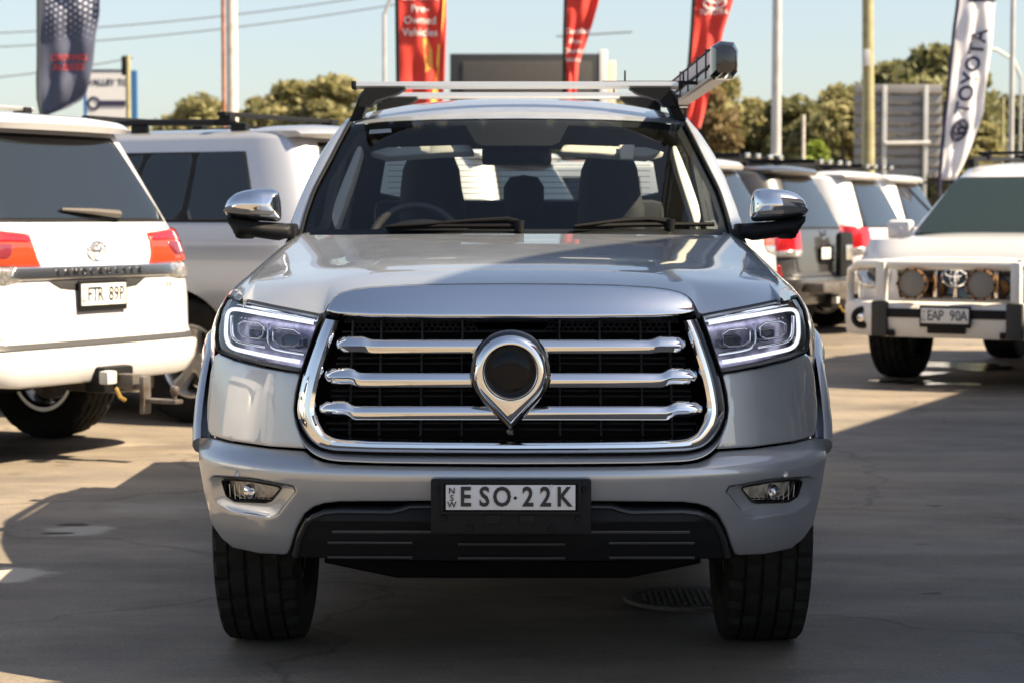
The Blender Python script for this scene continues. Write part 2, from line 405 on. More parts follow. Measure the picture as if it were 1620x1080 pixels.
# ================================================================== SILVER UTE
UTE = empty("silver_ute", (0.004, 6.5, 0), 0)
tag(UTE, "silver dual-cab ute with big chrome grille facing the camera", "ute")
UINV = Matrix.Translation((-0.0, -6.5, 0))
def up(name, me, m, parent=None):
    return link(name, me, m, parent or UTE, UINV if parent is None else None)
def mirx(me):
    m2 = me.copy(); m2.transform(Matrix.Scale(-1, 4, (1, 0, 0))); m2.flip_normals(); return m2
CU = 812.0
def mir(poly): return [(2 * CU - x, y) for x, y in poly]
def full(poly): return list(poly) + [(2 * CU - x, y) for x, y in reversed(poly) if abs(x - CU) > .5]
Y0 = 5.60
zface = Smooth([(.55, .026), (.66, .030), (.75, .036), (.85, .045), (.95, .061), (1.02, .08), (1.07, .105), (1.12, .16), (1.2, .27)], .02)
zbump = Smooth([(.30, .20), (.38, .105), (.42, .075), (.50, .04), (.56, .016), (.60, .004), (.617, 0), (.632, .012), (.655, .045), (.69, .06), (.75, .065)], .007)
Wz = Smooth([(.35, .93), (.45, .945), (.62, .955), (.70, .945), (.85, .93), (.95, .915), (1.02, .895), (1.10, .86), (1.2, .84)], .03)
def mkF(zp, dW=0.):
    def F(X, Z):
        t = np.clip(np.abs(X) / (Wz(Z) + dW), 0, .9995)
        return Y0 + zp(Z) + .75 * (1 - np.power(1 - np.power(t, 3.2), .4545))
    return F
Fface, Fbump = mkF(zface), mkF(zbump)
Fwind = lambda X, Z: 7.28 + (Z - 1.245) * 2.0 + .45 * X * X
def hits(Q, F, lo=5.25, hi=7.0, n=176):
    a = (Q[:, 0] - CU) / FPX; b = (CYP - Q[:, 1]) / FPX; ry = _c + b * _s
    kx, kz = a / ry, (-_s + b * _c) / ry
    Ys = np.linspace(lo, hi, n)[None, :]
    G = Ys - F(kx[:, None] * Ys, HCAM + kz[:, None] * Ys)
    pos = G >= 0; i = np.where(pos.any(1), pos.argmax(1), G.argmax(1)); i = np.clip(i, 1, n - 1)
    y0 = Ys[0, i - 1]; y1 = Ys[0, i].copy()
    miss = ~pos.any(1)
    for _ in range(26):
        m = .5 * (y0 + y1); g_ = m - F(kx * m, HCAM + kz * m); y1 = np.where(g_ >= 0, m, y1); y0 = np.where(g_ >= 0, y0, m)
    Y = np.where(miss, Ys[0, i], y1)
    return np.stack([kx * Y, Y, HCAM + kz * Y], 1)
mF = lambda Q: hits(Q, Fface); mB = lambda Q: hits(Q, Fbump)
mW = lambda Q: hits(Q, Fwind, 7.0, 9.2, 220)
def fp(px, py, off=0., F=Fface):
    v = hits(np.array([[px, py]], float), F)[0]; v[1] -= off; return Vector(v)
def fps(path, off=0., m=None):
    V = (m or mF)(np.array(path, float)); V[:, 1] -= off; return [Vector(v) for v in V]
def strip(path, w, off, h, m=None, sp=6, closed=False, crown=.4):
    """raised bead following a traced path on the front of the car"""
    p = resample(path, sp, closed); t = (np.roll(p, -1, 0) - np.roll(p, 1, 0)) if closed else np.gradient(p, axis=0)
    t /= np.linalg.norm(t, axis=1)[:, None] + 1e-9; nn = np.stack([-t[:, 1], t[:, 0]], 1)
    sec = [(-.5, -h), (-.5, 0), (-.28, crown * h), (0, crown * h * 1.4), (.28, crown * h), (.5, 0), (.5, -h)]
    rows = [fps(p + nn * w * a, off + b, m) for a, b in sec]
    rows = [list(r) for r in zip(*rows)]
    if closed: rows.append(rows[0])
    return loft(rows, False, False, 50)
def px_panel(poly, F_, off=0., roll=(0, 0), thick=.012, sp=7, holes=(), dome=None):
    return panel(poly, F_, sp, roll, thick, off, holes, (0, -1, 0), dome=dome)

# ---- dark structure behind the front
up("radiator_support", px_panel([(372, 520), (372, 850), (480, 866), (812, 868), (1144, 866), (1252, 850), (1252, 520), (1100, 505), (812, 500), (524, 505)], mF, -.13, (0, 0), .02, 24), DARK)

# ---- bumper with fog pockets
pocket = [(333, 753), (400, 757), (475, 771), (437, 819), (370, 809), (341, 792)]
foglens = [(350, 760), (398, 763), (447, 772), (427, 797), (372, 795), (358, 786)]
bl = [(313.5, 688), (329, 690), (364, 699), (428, 708), (484, 712), (498, 722), (516, 729), (545, 732.5), (650, 735), (812, 736)]
br = [(684, 793), (540, 794), (516, 797), (500, 802), (485, 813), (471, 838), (462, 868), (457, 879), (413, 877), (369, 868), (351, 853), (334, 829), (322, 780), (314, 730)]
bo = bl + [(2 * CU - x, y) for x, y in reversed(bl[:-1])] + [(2 * CU - x, y) for x, y in reversed(br)] + br
bumper = up("bumper", px_panel(bo, mB, 0, (4, .006), .03, 6, [soft(pocket, .12), mir(soft(pocket, .12))]), SILVER)
FOGR = mat("fog_reflector", (.92, .88, .80), .35, .2, 1.0, noise=(45, (.55, .50, .42), .42, .6))
for sgn in (0, 1):
    T = (lambda p: mir(p)) if sgn else (lambda p: p)
    pk, fl = np.array(T(soft(pocket, .12))), np.array(T(soft(foglens, .10)))
    rows = []
    for f_, o_ in ((0, -.002), (.15, -.007), (.6, -.024), (1, -.029), (1.02, -.06)):
        q = pk * (1 - f_) + fl * f_; rows.append(fps(q, o_, mB))
    rows = [r + [r[0]] for r in rows]
    fo = up("fog_light_pocket", loft(rows), SILVER)
    fg = up("fog_light", px_panel(T(soft(foglens, .10)), mB, -.042, (0, 0), .01, 6), FOGR)
    c_ = fps(T([(398, 779)]), -.038, mB)[0]
    link("bulb_shield", xf(lathe([(0, .001), (-.012, .010), (-.006, .018), (0, .022)], 16, 'Y'), Matrix.Translation(c_)), CHROME, fg)
    for k in range(9):
        a_ = T([(362 + k * 8.5, 768 + k * .8), (364 + k * 7.6, 792)]); link("flute", strip(a_, 1.4, -.039, .003, mB, 8), FOGR, fg)
    link("lens", px_panel(T(soft(foglens, .10)), mB, -.026, (3, .003), .004, 6), GLASS_L, fg)
    link("bezel", strip(T(soft(foglens, .10)), 2.4, -.026, .008, mB, 5, True), BLACK, fg)
    c_ = fps(T([(379, 749)]), .0, mB)[0]
    up("parking_sensor", xf(lathe([(0, .0), (-.0035, .0055), (-.0035, .0062), (.001, .0068), (.001, .0075), (-.003, .0078), (-.002, .009), (.004, .0092)], 20, 'Y'), Matrix.Translation(c_ + Vector((0, -.001, 0)))), SILVER)

# ---- lower apron
apl = [(459, 882), (465, 868), (474, 841), (487, 818), (502, 807), (520, 800), (545, 797.5), (684, 797), (812, 797)]
apb = [(812, 891), (700, 890), (560, 888), (480, 885)]
ap = full(apl)[:]; ap = apl + [(2 * CU - x, y) for x, y in reversed(apl[:-1])] + [(2 * CU - x, y) for x, y in reversed(apb)] + apb[1:]
zap = Smooth([(.30, .16), (.385, .10), (.42, .07), (.47, .045), (.48, .03), (.50, .035), (.53, .05), (.545, .06), (.6, .08)], .004)
Fap = mkF(zap); mA = lambda Q: hits(Q, Fap)
apron = up("lower_apron", px_panel(ap, mA, 0, (7, .014), .03, 6), CHAR)
for s_ in (0, 1):
    T = mir if s_ else (lambda p: p)
    APE = mat("apron_trim", (.02, .022, .026), .28); APR = mat("apron_rib_grey", (.055, .055, .06), .35)
    up("apron_edge", strip(T([(470, 881), (476, 852), (486, 830), (499, 817), (516, 809.5), (540, 807), (622, 808), (640, 804), (652, 799.5), (686, 799)]), 9, .004, .010, mA, 6), APE)
    up("apron_rib", strip(T([(529, 841), (686, 841)]), 5, .002, .006, mA, 8), APR)
    for y_ in (858, 881): up("apron_rib", strip(T([(522, y_), (657, y_)]), 4, .004, .006, mA, 8), APR)
for y_ in (860, 882): up("apron_rib", strip([(728, y_), (898, y_)], 4, .004, .006, mA, 8), APR)

# ---- panels beside the grille
fend = [(345, 558), (375, 570), (415, 580), (456, 587), (478, 590), (470, 622), (468, 648), (471, 668), (477, 685), (486, 709), (428, 705.5), (364, 696.5), (330, 687), (327, 660), (328, 635), (333, 590), (339, 566)]
for s_ in (0, 1):
    up("corner_panel", px_panel(mir(fend) if s_ else fend, mF, 0, (3, .005), .03, 6), SILVER)

# ---- grille
outer = [(515, 503), (505, 526), (494, 556), (483, 587), (475.5, 620), (472, 645), (474, 662), (480, 678), (493, 696), (509, 708), (531, 713.5), (600, 716), (700, 717), (812, 717.5)]
inner = [(541, 507), (533, 531), (525, 555), (516, 585), (509, 613), (504, 645), (506, 655), (510, 666), (521, 683), (537, 690.5), (589, 693.5), (700, 695), (812, 695.5)]
def even(poly, n):
    p = np.array(poly, float); L = np.r_[0, np.cumsum(np.hypot(*np.diff(p, axis=0).T))]; t = np.linspace(0, L[-1], n)
    return np.stack([np.interp(t, L, p[:, 0]), np.interp(t, L, p[:, 1])], 1)
def smooth_path(p, it=3):
    p = p.copy()
    for _ in range(it): p[1:-1] = .25 * p[:-2] + .5 * p[1:-1] + .25 * p[2:]
    return p
# match the two rims corner by corner (straight arm | bend | bottom run)
def match(poly, i, j, n1, n2, n3):
    return smooth_path(np.vstack([even(poly[:i + 1], n1)[:-1], even(poly[i:j + 1], n2)[:-1], even(poly[j:], n3)]), 2)
oL, iL = match(outer, 5, 10, 22, 22, 34), match(inner, 5, 9, 22, 22, 34)
oF = np.vstack([oL, [(2 * CU - x, y) for x, y in oL[::-1][1:]]]); iF = np.vstack([iL, [(2 * CU - x, y) for x, y in iL[::-1][1:]]])
rows = []
for f_, o_ in ((0, -.03), (0, .004), (.08, .018), (.25, .030), (.5, .037), (.72, .036), (.9, .026), (1, .008), (1.03, -.05)):
    rows.append(fps(oF * (1 - f_) + iF * f_, o_))
grille = up("grille_surround", loft(rows, False, False, 60), CHROME)
up("grille_seal", strip([(x - 3 if x < 700 else x + (3 if x > 924 else 0), y + (1.5 if y > 690 else 0)) for x, y in oF[::3]], 4, .0, .02, None, 8), BLACK)
lipL = smooth_path(even([(473, 662), (478, 684), (490, 703), (507, 715), (531, 721), (600, 724), (700, 725), (812, 725.5)], 50))
lip = np.vstack([lipL, [(2 * CU - x, y) for x, y in lipL[::-1][1:]]])
dn = np.array([(0, 1)] * len(lip)) * np.clip((lip[:, 1:2] - 655) / 62, 0, 1)
up("grille_lip", loft([fps(lip + dn * a, b) for a, b in ((-7, -.03), (-6, -.005), (-1, .018), (3.5, .030), (5.5, .030), (7, .018), (8, -.03))], False, False, 60), SILVER)
up("grille_backing", px_panel([(538, 505), (812, 502), (1086, 505), (1100, 560), (1122, 640), (1112, 680), (1085, 697), (812, 699), (539, 697), (512, 680), (502, 640), (524, 560)], mF, -.085, (0, 0), .01, 20), DARK)
GRB = mat("grille_slat_black", (.035, .036, .040), .4)
for x in (560, 606, 671, 735):
    for X_ in (x, 2 * CU - x):
        up("grille_strut", strip([(X_, 508), (X_ + (X_ - CU) * .02, 690)], 3.2, -.035, .03, None, 14), GRB)
for y in (511, 527, 568, 577, 620, 629, 672, 682):
    up("grille_slat", strip([(545 - (y - 511) * .18, y), (812, y - 1), (1079 + (y - 511) * .18, y)], 3.0, -.05, .02, None, 20), GRB)
hx = []
for s_ in (0, 1):
    for k in range(20):
        for r_ in range(2):
            cx_, cy_ = 566 + k * 9.6 + (r_ % 2) * 4.8, 515.5 + r_ * 7.2
            if s_: cx_ = 2 * CU - cx_
            hx.append(strip([(cx_ + 4.4 * math.cos(a), cy_ + 4.0 * math.sin(a)) for a in [math.pi / 6 + k2 * math.pi / 3 for k2 in range(6)]], 1.5, -.045, .012, None, 30, True))
o = up("grille_mesh", merge(*hx), GRB); o["kind"] = "stuff"
# chrome bars: (end x, end top, end bottom, bar start x, bar top, bar bottom)
for xe, t0, b0, xs, t1, b1 in ((535, 531, 558.5, 584, 536.5, 560.5), (517, 579.5, 609, 566, 588, 614), (508.5, 632, 659, 557, 640.5, 665.5)):
    xsn = [xe, xe + 1.5, xe + 5, xe + 12, xe + 22, xs - 9, xs - 3, xs + 3, xs + 9] + list(np.linspace(xs + 22, CU, 24)); xsn += [2 * CU - x for x in reversed(xsn[:-1])]
    sec = []
    for x in xsn:
        xl = x if x <= CU else 2 * CU - x
        e = np.clip((xl - (xs - 9)) / 18, 0, 1); e = e * e * (3 - 2 * e)
        tt, bb_ = t0 * (1 - e) + t1 * e, b0 * (1 - e) + b1 * e
        rd_ = math.sqrt(max(0, 1 - (1 - min(1, (xl - xe) / 14)) ** 2)); mid = .5 * (tt + bb_)
        hh = (bb_ - tt) * .5 * (.35 + .65 * rd_); ridge = mid + .05 * (bb_ - tt) * (1 - e) - .03 * (bb_ - tt)
        no = (.0085 * e + .013 * (1 - e)) * (.25 + .75 * rd_)
        sec.append([(x, mid - hh, -.045), (x, mid - hh, -.012), (x, mid - hh * .82, -.004 + .25 * no), (x, ridge - hh * .12, no), (x, ridge + hh * .10, no), (x, mid + hh * .84, .25 * no - .004), (x, mid + hh, -.012), (x, mid + hh, -.045)])
    allp = [q for s_ in sec for q in s_]; V = mF(np.array([(q[0], q[1]) for q in allp])); V[:, 1] -= np.array([q[2] for q in allp])
    up("grille_bar", loft([[Vector(v) for v in V[i * 8:(i + 1) * 8]] for i in range(len(sec))], False, False, 24), CHROME)
# emblem
def teardrop(r, n=96, tip=84.5, c=(812, 586.5)):
    ti = tip * r / 58.5; out_ = []; al = math.acos(r / ti)
    for k in range(n):
        t = 2 * math.pi * k / n - math.pi / 2           # from the top, clockwise in pixel space
        dth = abs((t - math.pi / 2 + math.pi) % (2 * math.pi) - math.pi)
        rr = r if dth > al else r / math.cos(al - dth)
        out_.append((c[0] + rr * math.cos(t), c[1] + rr * math.sin(t)))
    return np.array(out_)
def circ(r, n=96, c=(812, 586.5), sy=1.0): return np.array([(c[0] + r * math.cos(2 * math.pi * k / n - math.pi / 2), c[1] + sy * r * math.sin(2 * math.pi * k / n - math.pi / 2)) for k in range(n)])
yE = fp(812, 586.5).y
mflat = lambda Q: np.array([P(q[0], q[1], yE + .05 * ((q[0] - 812) / 60) ** 2 * 0, CU) for q in Q])
def ring(rows_): return loft([[Vector(v) - Vector((0, o_, 0)) for v in mflat(q)] for q, o_ in rows_], True, False, 45)
emb = up("emblem", ring([(teardrop(58.5), .02), (teardrop(58), .040), (teardrop(56), .049), (teardrop(52), .056), (teardrop(47) * .5 + circ(46) * .5, .060), (circ(44), .059), (circ(42), .054)]), CHROME)
link("rim", ring([(teardrop(65), -.03), (teardrop(65), .025), (teardrop(62), .034), (teardrop(58.2), .030)]), BLACKG, emb)
link("inner_ring", ring([(circ(42.2, c=(812, 587)), .054), (circ(40), .050), (circ(37, c=(812, 586)), .030), (circ(35.5, c=(812, 585.5)), .026)]), CHROME, emb)
link("disc", ring([(circ(36, c=(812, 586)), .026), (circ(30), .031), (circ(18), .033), (circ(6), .0335), (circ(.3), .0335)]), mat("badge_black", (.004, .005, .008), .05, spec=.2), emb)
up("camera_pod", xf(lathe([(-.012, .0), (-.012, .006), (-.008, .010), (.02, .011)], 16, 'Y'), Matrix.Translation(fp(812, 682, -.005))), BLACKG)
# chrome strip along the bonnet edge
gar = [(518, 494), (521, 486), (526, 477), (533, 469), (544, 463), (562, 458.5), (589, 455), (650, 451.5), (730, 450), (812, 449.5)]
garb = [(812, 502.5), (700, 502.5), (589, 501), (540, 498.5)]
gpoly = gar + [(2 * CU - x, y) for x, y in reversed(gar[:-1])] + [(2 * CU - x, y) for x, y in reversed(garb)] + garb[1:]
up("bonnet_garnish", px_panel(gpoly, mF, .004, (5, .008), .03, 6), SATIN)

# ---- headlights
hl = [(362, 469.5), (385, 474), (440, 485.5), (511, 499), (499, 533), (488, 565), (481, 587), (456, 583), (415, 575), (374, 564.5), (347, 554), (343.5, 536), (345, 515), (351, 490)]
for s_ in (0, 1):
    T = mir if s_ else (lambda p: p)
    H = up("headlight", px_panel(T(hl), mF, -.050, (0, 0), .03, 7), HOUSE)
    link("bezel", strip(T(hl), 5, -.004, .05, None, 6, True), BLACK, H)
    def rr_(x0, y0, x1, y1, sk=5): return rounded([(x0, y0), (x1, y0 + sk), (x1 - 1, y1 + sk * .7), (x0 + 1, y1)], 1)
    for (x0, y0, x1, y1) in ((378, 509, 417, 533), (433, 520, 475, 545)):
        pr = link("projector", px_panel(T(rr_(x0, y0, x1, y1)), mF, -.030, (7, .012), .02, 4), PROJ, H)
        link("frame", strip(T(rr_(x0 - 1, y0 - 1, x1 + 1, y1 + 1)), 3.4, -.026, .012, None, 4, True), SATIN, pr)
        for k in range(6):
            a_ = x0 + 3 + k * 6; link("heat_fin", strip(T([(a_, y0 - 5 + k * .8), (a_ + 2, y0 - 5 + k * .8)]), 2, -.030, .005, None, 2), CHROME, pr)
    for pth in ([(366, 500), (366.5, 531), (372, 540), (392, 545), (421, 550)], [(427, 512), (424.5, 540), (430, 551), (450, 556), (483, 561)]):
        link("trim_channel", strip(T([tuple(q) for q in smooth_path(even(pth, 24))]), 5.0, -.022, .014, None, 5), SATIN, H)
    link("light_guide", strip(T([tuple(q) for q in smooth_path(even([(499, 511.5), (430, 499.5), (372, 489), (362, 489.5), (358.5, 497), (357, 530), (360, 545), (368, 551.5), (400, 559), (440, 567), (477, 573)], 60), 3)]), 6.2, -.014, .012, None, 5), DRL, H)
    link("side_reflector", px_panel(T([(347, 507), (352, 494), (353, 530), (355, 549), (348, 549), (345, 530)]), mF, -.026, (0, 0), .006, 5), CLEARL, H)
    link("top_trim", strip(T([(372, 479.5), (430, 490), (503, 505)]), 6, -.020, .014, None, 8), SATIN, H)
    link("lens", px_panel(T(hl), mF, .003, (5, .006), .006, 7), GLASS_L, H)

# ---- number plate
Yp = 5.553; sc = Yp / FPX
def at(px, py, Y): return P(px, py, Y, CU)
c_ = at(813, 801.5, Yp)
holder = up("plate_holder", box(c_ + Vector((0, .018, 0)), (256 * sc, .036, 87 * sc), .006), CHAR)
rim_ = [strip_ for strip_ in ()]
for (x0, y0, x1, y1) in ((705, 760, 921, 764), (705, 808, 921, 812), (702, 760, 706.5, 812), (919, 760, 923.5, 812)):
    a_, b_ = at(x0, y0, Yp), at(x1, y1, Yp); link("frame_bar", box((a_ + b_) / 2 + Vector((0, -.004, 0)), (abs(b_.x - a_.x), .012, abs(b_.z - a_.z)), .0015), BLACK, holder)
for (x, y) in ((700, 773), (930, 773), (706, 819), (920, 819), (748, 834), (878, 834)):
    link("bolt", xf(lathe([(0, 0), (-.006, .003), (-.006, .007), (-.002, .0085), (.002, .009)], 12, 'Y'), Matrix.Translation(at(x, y, Yp))), BLACK, holder)
for x in (784, 839): link("clip_slot", box(at(x, 821, Yp - .001), (24 * sc, .006, 15 * sc), .001), BLACK, holder)
cpl = at(812.5, 786, Yp - .006)
plate = up("number_plate", box(cpl, (206 * sc, .004, 40 * sc), .0015), PLATE)
def put_text(txt, size, px, py, Y, m, parent, name="lettering", sx=1.0, sz=1.0, spacing=1., bold=0., inv=None):
    me = text_mesh(txt, size, .003, 'CENTER', spacing, bold)
    c0 = at(px, py, Y); me.transform(Matrix.Diagonal((sx, sz, 1, 1))); me.transform(Matrix.Rotation(R(90), 4, 'X')); me.transform(Matrix.Translation(c0))
    return link(name, me, m, parent, inv)
for txt, x in (("E", 741), ("S", 771), ("O", 799), ("2", 840), ("2", 868), ("K", 897)):
    put_text(txt, 43.5 * sc, x, 786.5, Yp - .0095, INK, plate, sx=.84, bold=.0016)
link("dot", xf(lathe([(0, 0), (-.0015, .004), (0, .0045)], 12, 'Y'), Matrix.Translation(at(820, 787, Yp - .0085))), INK, plate)
for txt, y in (("N", 776), ("S", 787.5), ("W", 798)): put_text(txt, 14 * sc, 719.5, y, Yp - .0095, INK, plate)
for x in (748, 877): link("screw", xf(lathe([(0, 0), (-.003, .002), (-.002, .0045), (.001, .005)], 10, 'Y'), Matrix.Translation(at(x, 768.5, Yp - .008))), PLATE, plate)

# ---- bonnet
zc = Smooth([(5.6, 1.085), (5.75, 1.122), (5.9, 1.145), (6.2, 1.178), (6.7, 1.217), (7.25, 1.2545), (7.6, 1.275)], .08)
crw = Smooth([(5.6, .055), (6.6, .052), (7.4, .02), (7.7, .012)], .1)
def Hs(X, Y):
    a = np.abs(X); dome = .011 * (1 / (1 + np.exp(-(.50 - a) / .022)))
    return zc(Y) - crw(Y) * np.power(a / .75, 2.4) + dome * np.clip((7.3 - Y) / 1.0, 0, 1) - .006
edgeL = smooth_path(even([(389.5, 473), (440, 483.5), (505, 496.5), (515.5, 496), (518, 489), (523, 478), (531, 469), (543, 462), (562, 457), (589, 453.5), (650, 450), (730, 448.4), (812, 448)], 90), 1)
edge = np.vstack([edgeL, [(2 * CU - x, y) for x, y in edgeL[::-1][1:]]]); A = mF(edge)
xs_ = A[:, 0]; nr = 34; rows = []
for i in range(-2, nr + 1):
    t = max(0, i / nr); row = []
    for j in range(len(A)):
        X0_, Y0_, Z0_ = A[j]; Xb = np.sign(X0_) * min(abs(X0_), 1) * (.735 / .745); Yb = 7.19 + .42 * Xb * Xb
        tt = t ** 1.25; Y = Y0_ + (Yb - Y0_) * tt; X = X0_ + (Xb - X0_) * t
        dz = Hs(X0_, Y0_) - Z0_; fall = max(0, 1 - (Y - Y0_) / .22) ** 2.2
        z = Hs(X, Y) - dz * fall
        if i < 0: Y += .006 * -i; z -= .012 * -i
        row.append((X, Y, float(z)))
    rows.append(row)
bonnet = up("bonnet", loft(rows, False, False, 60), SILVER)
# ---- fenders (top roll) and body sides
Xs = Smooth([(5.80, .735), (5.93, .80), (6.05, .85), (6.2, .892), (6.4, .925), (6.6, .93), (7.2, .925), (8.0, .925), (11.0, .92)], .05)
def side_x(Y, z):
    return Xs(Y) - np.interp(z, [.30, .42, .55, .7, .93, 1.02, 1.10, 1.17], [.06, .035, .012, .0, .0, .008, .03, .085])
YHL = float(mF(np.array([(344.5, 530.)]))[0][1]) - .005
for s_ in (-1, 1):
    rows = []
    for Y in np.concatenate([np.linspace(5.87, 6.14, 19), np.linspace(6.16, 7.62, 28)]):
        xe_ = .7485 - .012 * (Y - 5.9) / 1.4; zt = float(Hs(.7485, Y)) - .001; xs2 = max(float(Xs(Y)), xe_ + .03); row = [(s_ * xe_, Y, zt - .03)]
        zlo = 1.068 if Y < YHL else .90 + (1.068 - .90) * max(0, 1 - (Y - YHL) / .05); tm_ = math.acos(min(1, max(0, (zlo - .90) / (zt - .90))))
        for k in range(15):
            th = k / 14 * tm_; row.append((s_ * (xe_ + (xs2 - xe_) * math.sin(th)), Y, .90 + (zt - .90) * math.cos(th)))
        rows.append(row)
    up("fender", loft(rows, False, False, 60), SILVER)
ZB = .90
def arch(yc, r, z0, n=20, zc_=.40):
    """arch cut points from front to rear at sill height z0"""
    a0 = math.asin((z0 - zc_) / r); return [(yc + r * math.cos(t), zc_ + r * math.sin(t)) for t in np.linspace(math.pi - a0, a0, n)]
YF, YR, YT = 6.5, 9.73, 10.97
front_side = [(6.02, ZB + .004), (6.0, .70)] + [p for p in arch(YF, .455, .56) if p[0] > 5.9] + [(7.0, .44), (7.36, .42), (7.36, ZB + .004)]
door1 = [(7.37, .44), (7.37, 1.165), (8.52, 1.165), (8.52, .44)]
door2 = [(8.53, .44), (8.53, 1.165), (9.60, 1.165), (9.60, .92)] + [(9.42, .80), (9.30, .62), (9.26, .44)]
bed = [(9.61, 1.165), (9.61, .885)] + [p for p in arch(YR, .47, .52) if p[0] > 9.61] + [(10.2, .50), (10.9, .52), (10.95, .6), (YT, 1.10), (10.93, 1.165)]
for s_ in (-1, 1):
    ms = lambda Q, s_=s_: np.stack([s_ * side_x(Q[:, 0], Q[:, 1]), Q[:, 0], Q[:, 1]], 1)
    sp_ = lambda poly, sp=.05: panel(poly, ms, sp, (.006, .005), .03, 0, (), (s_, 0, 0))
    up("fender_side", sp_(front_side), SILVER)
    for dn_, d_, hy in (("front_door", door1, 8.38), ("rear_door", door2, 9.45)):
        d__ = up(dn_, sp_(d_, .06), SILVER)
        X_ = float(side_x(np.array(hy), np.array(1.0))); link("handle", box((s_ * (X_ + .022), hy - .02, 1.01), (.022, .20, .032), .008), CHROME, d__)
    up("tray_side", sp_(bed, .06), SILVER)
    up("sill", loft([[(s_ * x, y, z) for x, z in ((.885, .44), (.90, .40), (.89, .33), (.84, .31), (.80, .36))] for y in (6.98, 7.5, 8.5, 9.24)]), CHAR)
    # flares
    for yc, nm in ((YF, 0), (YR, 1)):
        rows = []
        for t in np.linspace(math.pi - .50 if nm == 0 else math.pi + .1, -.06, 34):
            row = []
            for rr0, dx in ((.445, -.03), (.448, .016), (.462, .024), (.50, .024), (.535, .015), (.552, .002), (.556, -.01)):
                y, z = yc + rr0 * math.cos(t), .40 + rr0 * math.sin(t) * 1.02
                Xb_ = float(side_x(np.array(max(y, 6.28)), np.array(max(z, .6)))); row.append((s_ * (Xb_ + dx), y, z))
            rows.append(row)
        for e_ in (0, -1):
            fold = [(v[0] - s_ * .05, v[1], v[2]) for v in rows[e_]]; rows = [fold] + rows if e_ == 0 else rows + [fold]
        up("wheel_arch_flare", loft(rows, False, False, 50), SILVER)
        wl_ = [[(s_ * x, yc + .452 * math.cos(t), .40 + .46 * math.sin(t)) for x in (.45, .885)] for t in np.linspace(-.1, math.pi - (.62 if yc < 7 else -.1), 16)]
        up("wheel_liner", loft(wl_), DARK)
    # A pillar
    gl_ = smooth_path(even([(547, 196), (533, 222), (518, 252), (492, 302), (478, 344), (470, 378)], 20), 1); so = smooth_path(even([(553, 181.5), (527, 205), (500, 245), (482, 281), (467, 320), (448, 372)], 20), 1)
    gi = mW(gl_); rows = []
    pil_end = []
    for j in range(20):
        a_ = Vector(gi[j]); b_ = at(so[j][0], so[j][1], a_.y + .16); ctr = a_ * .42 + b_ * .58 + Vector((-.012, -.022, .004))
        bk = b_ + Vector((.004, .14, -.005)); row = [a_ + Vector((.004, .03, -.01)), a_ + Vector((-.002, -.012, .002)), a_ * .75 + b_ * .25 + Vector((-.005, -.022, .003)), ctr, b_ * .8 + a_ * .2 + Vector((-.006, -.006, 0)), b_, bk]
        pil_end.append(bk); rows.append([(v.x * (-s_), v.y, v.z) for v in row])
    up("a_pillar", loft(rows, False, False, 60), SILVER)
    up("windscreen_seal", tube([(v[0] * -s_, v[1] - .012, v[2] + .003) for v in gi], .007, 6), BLACK)
    # cab side with window openings
    cabx = Smooth([(1.10, .87), (1.17, .838), (1.245, .818), (1.357, .796), (1.54, .757), (1.65, .716), (1.72, .655)], .012)
    mc = lambda Q, s_=s_: np.stack([s_ * cabx(Q[:, 1]), Q[:, 0], Q[:, 1]], 1)
    cab = [(7.45, 1.155), (7.75, 1.32), (8.1, 1.50), (8.4, 1.64), (8.55, 1.712), (9.62, 1.712), (9.80, 1.45), (9.86, 1.155)]
    w1 = rounded([(7.72, 1.19), (7.92, 1.36), (8.28, 1.54), (8.48, 1.625), (8.80, 1.64), (8.80, 1.19)], 1); w2 = rounded([(8.90, 1.19), (8.90, 1.64), (9.48, 1.625), (9.62, 1.42), (9.66, 1.19)], 1)
    up("cab_side", panel(cab, mc, .05, (.006, .004), .03, 0, (w1, w2), (s_, 0, 0)), SILVER)
    up("cab_lining", panel(cab, mc, .06, (0, 0), .01, -.034, (w1, w2), (s_, 0, 0), skirt=False), mat("grey_cabin_trim", (.30, .295, .28), .8))
    for w_ in (w1, w2): up("side_window", panel(w_, mc, .08, (0, 0), .004, -.012, (), (s_, 0, 0)), GLASS_S)
# ---- cowl, windscreen
rows = [[(x, 7.16 + .42 * x * x, float(Hs(np.array(x), np.array(7.18 + .42 * x * x))) - .012) for x in np.linspace(-.76, .76, 31)],
        [(x, 7.24 + .44 * x * x, float(Hs(np.array(x), np.array(7.2 + .42 * x * x))) - .016) for x in np.linspace(-.77, .77, 31)],
        [(x, 7.36 + .45 * x * x, 1.238) for x in np.linspace(-.77, .77, 31)]]
up("cowl", loft(rows), BLACK)
ws = [(547, 197), (600, 192), (680, 188.5), (812, 187), (944, 188.5), (1024, 192), (1077, 197), (1106, 252), (1132, 302), (1146, 344), (1152, 372), (1060, 374), (812, 375), (564, 374), (472, 372), (478, 344), (492, 302), (518, 252)]
up("windscreen", px_panel(ws, mW, 0, (0, 0), .005, 14), GLASS_W)
frit = [(560, 206), (610, 200), (690, 197), (730, 196), (746, 222), (756, 228), (868, 228), (880, 222), (894, 196), (934, 197), (1014, 200), (1064, 206), (1094, 258), (1120, 306), (1134, 345), (1132, 360), (812, 363), (492, 360), (490, 345), (504, 306), (530, 258)]
up("windscreen_frit", px_panel(ws, mW, -.007, (0, 0), .001, 14, [frit]), mat("frit_black", (.008, .009, .010), .35))
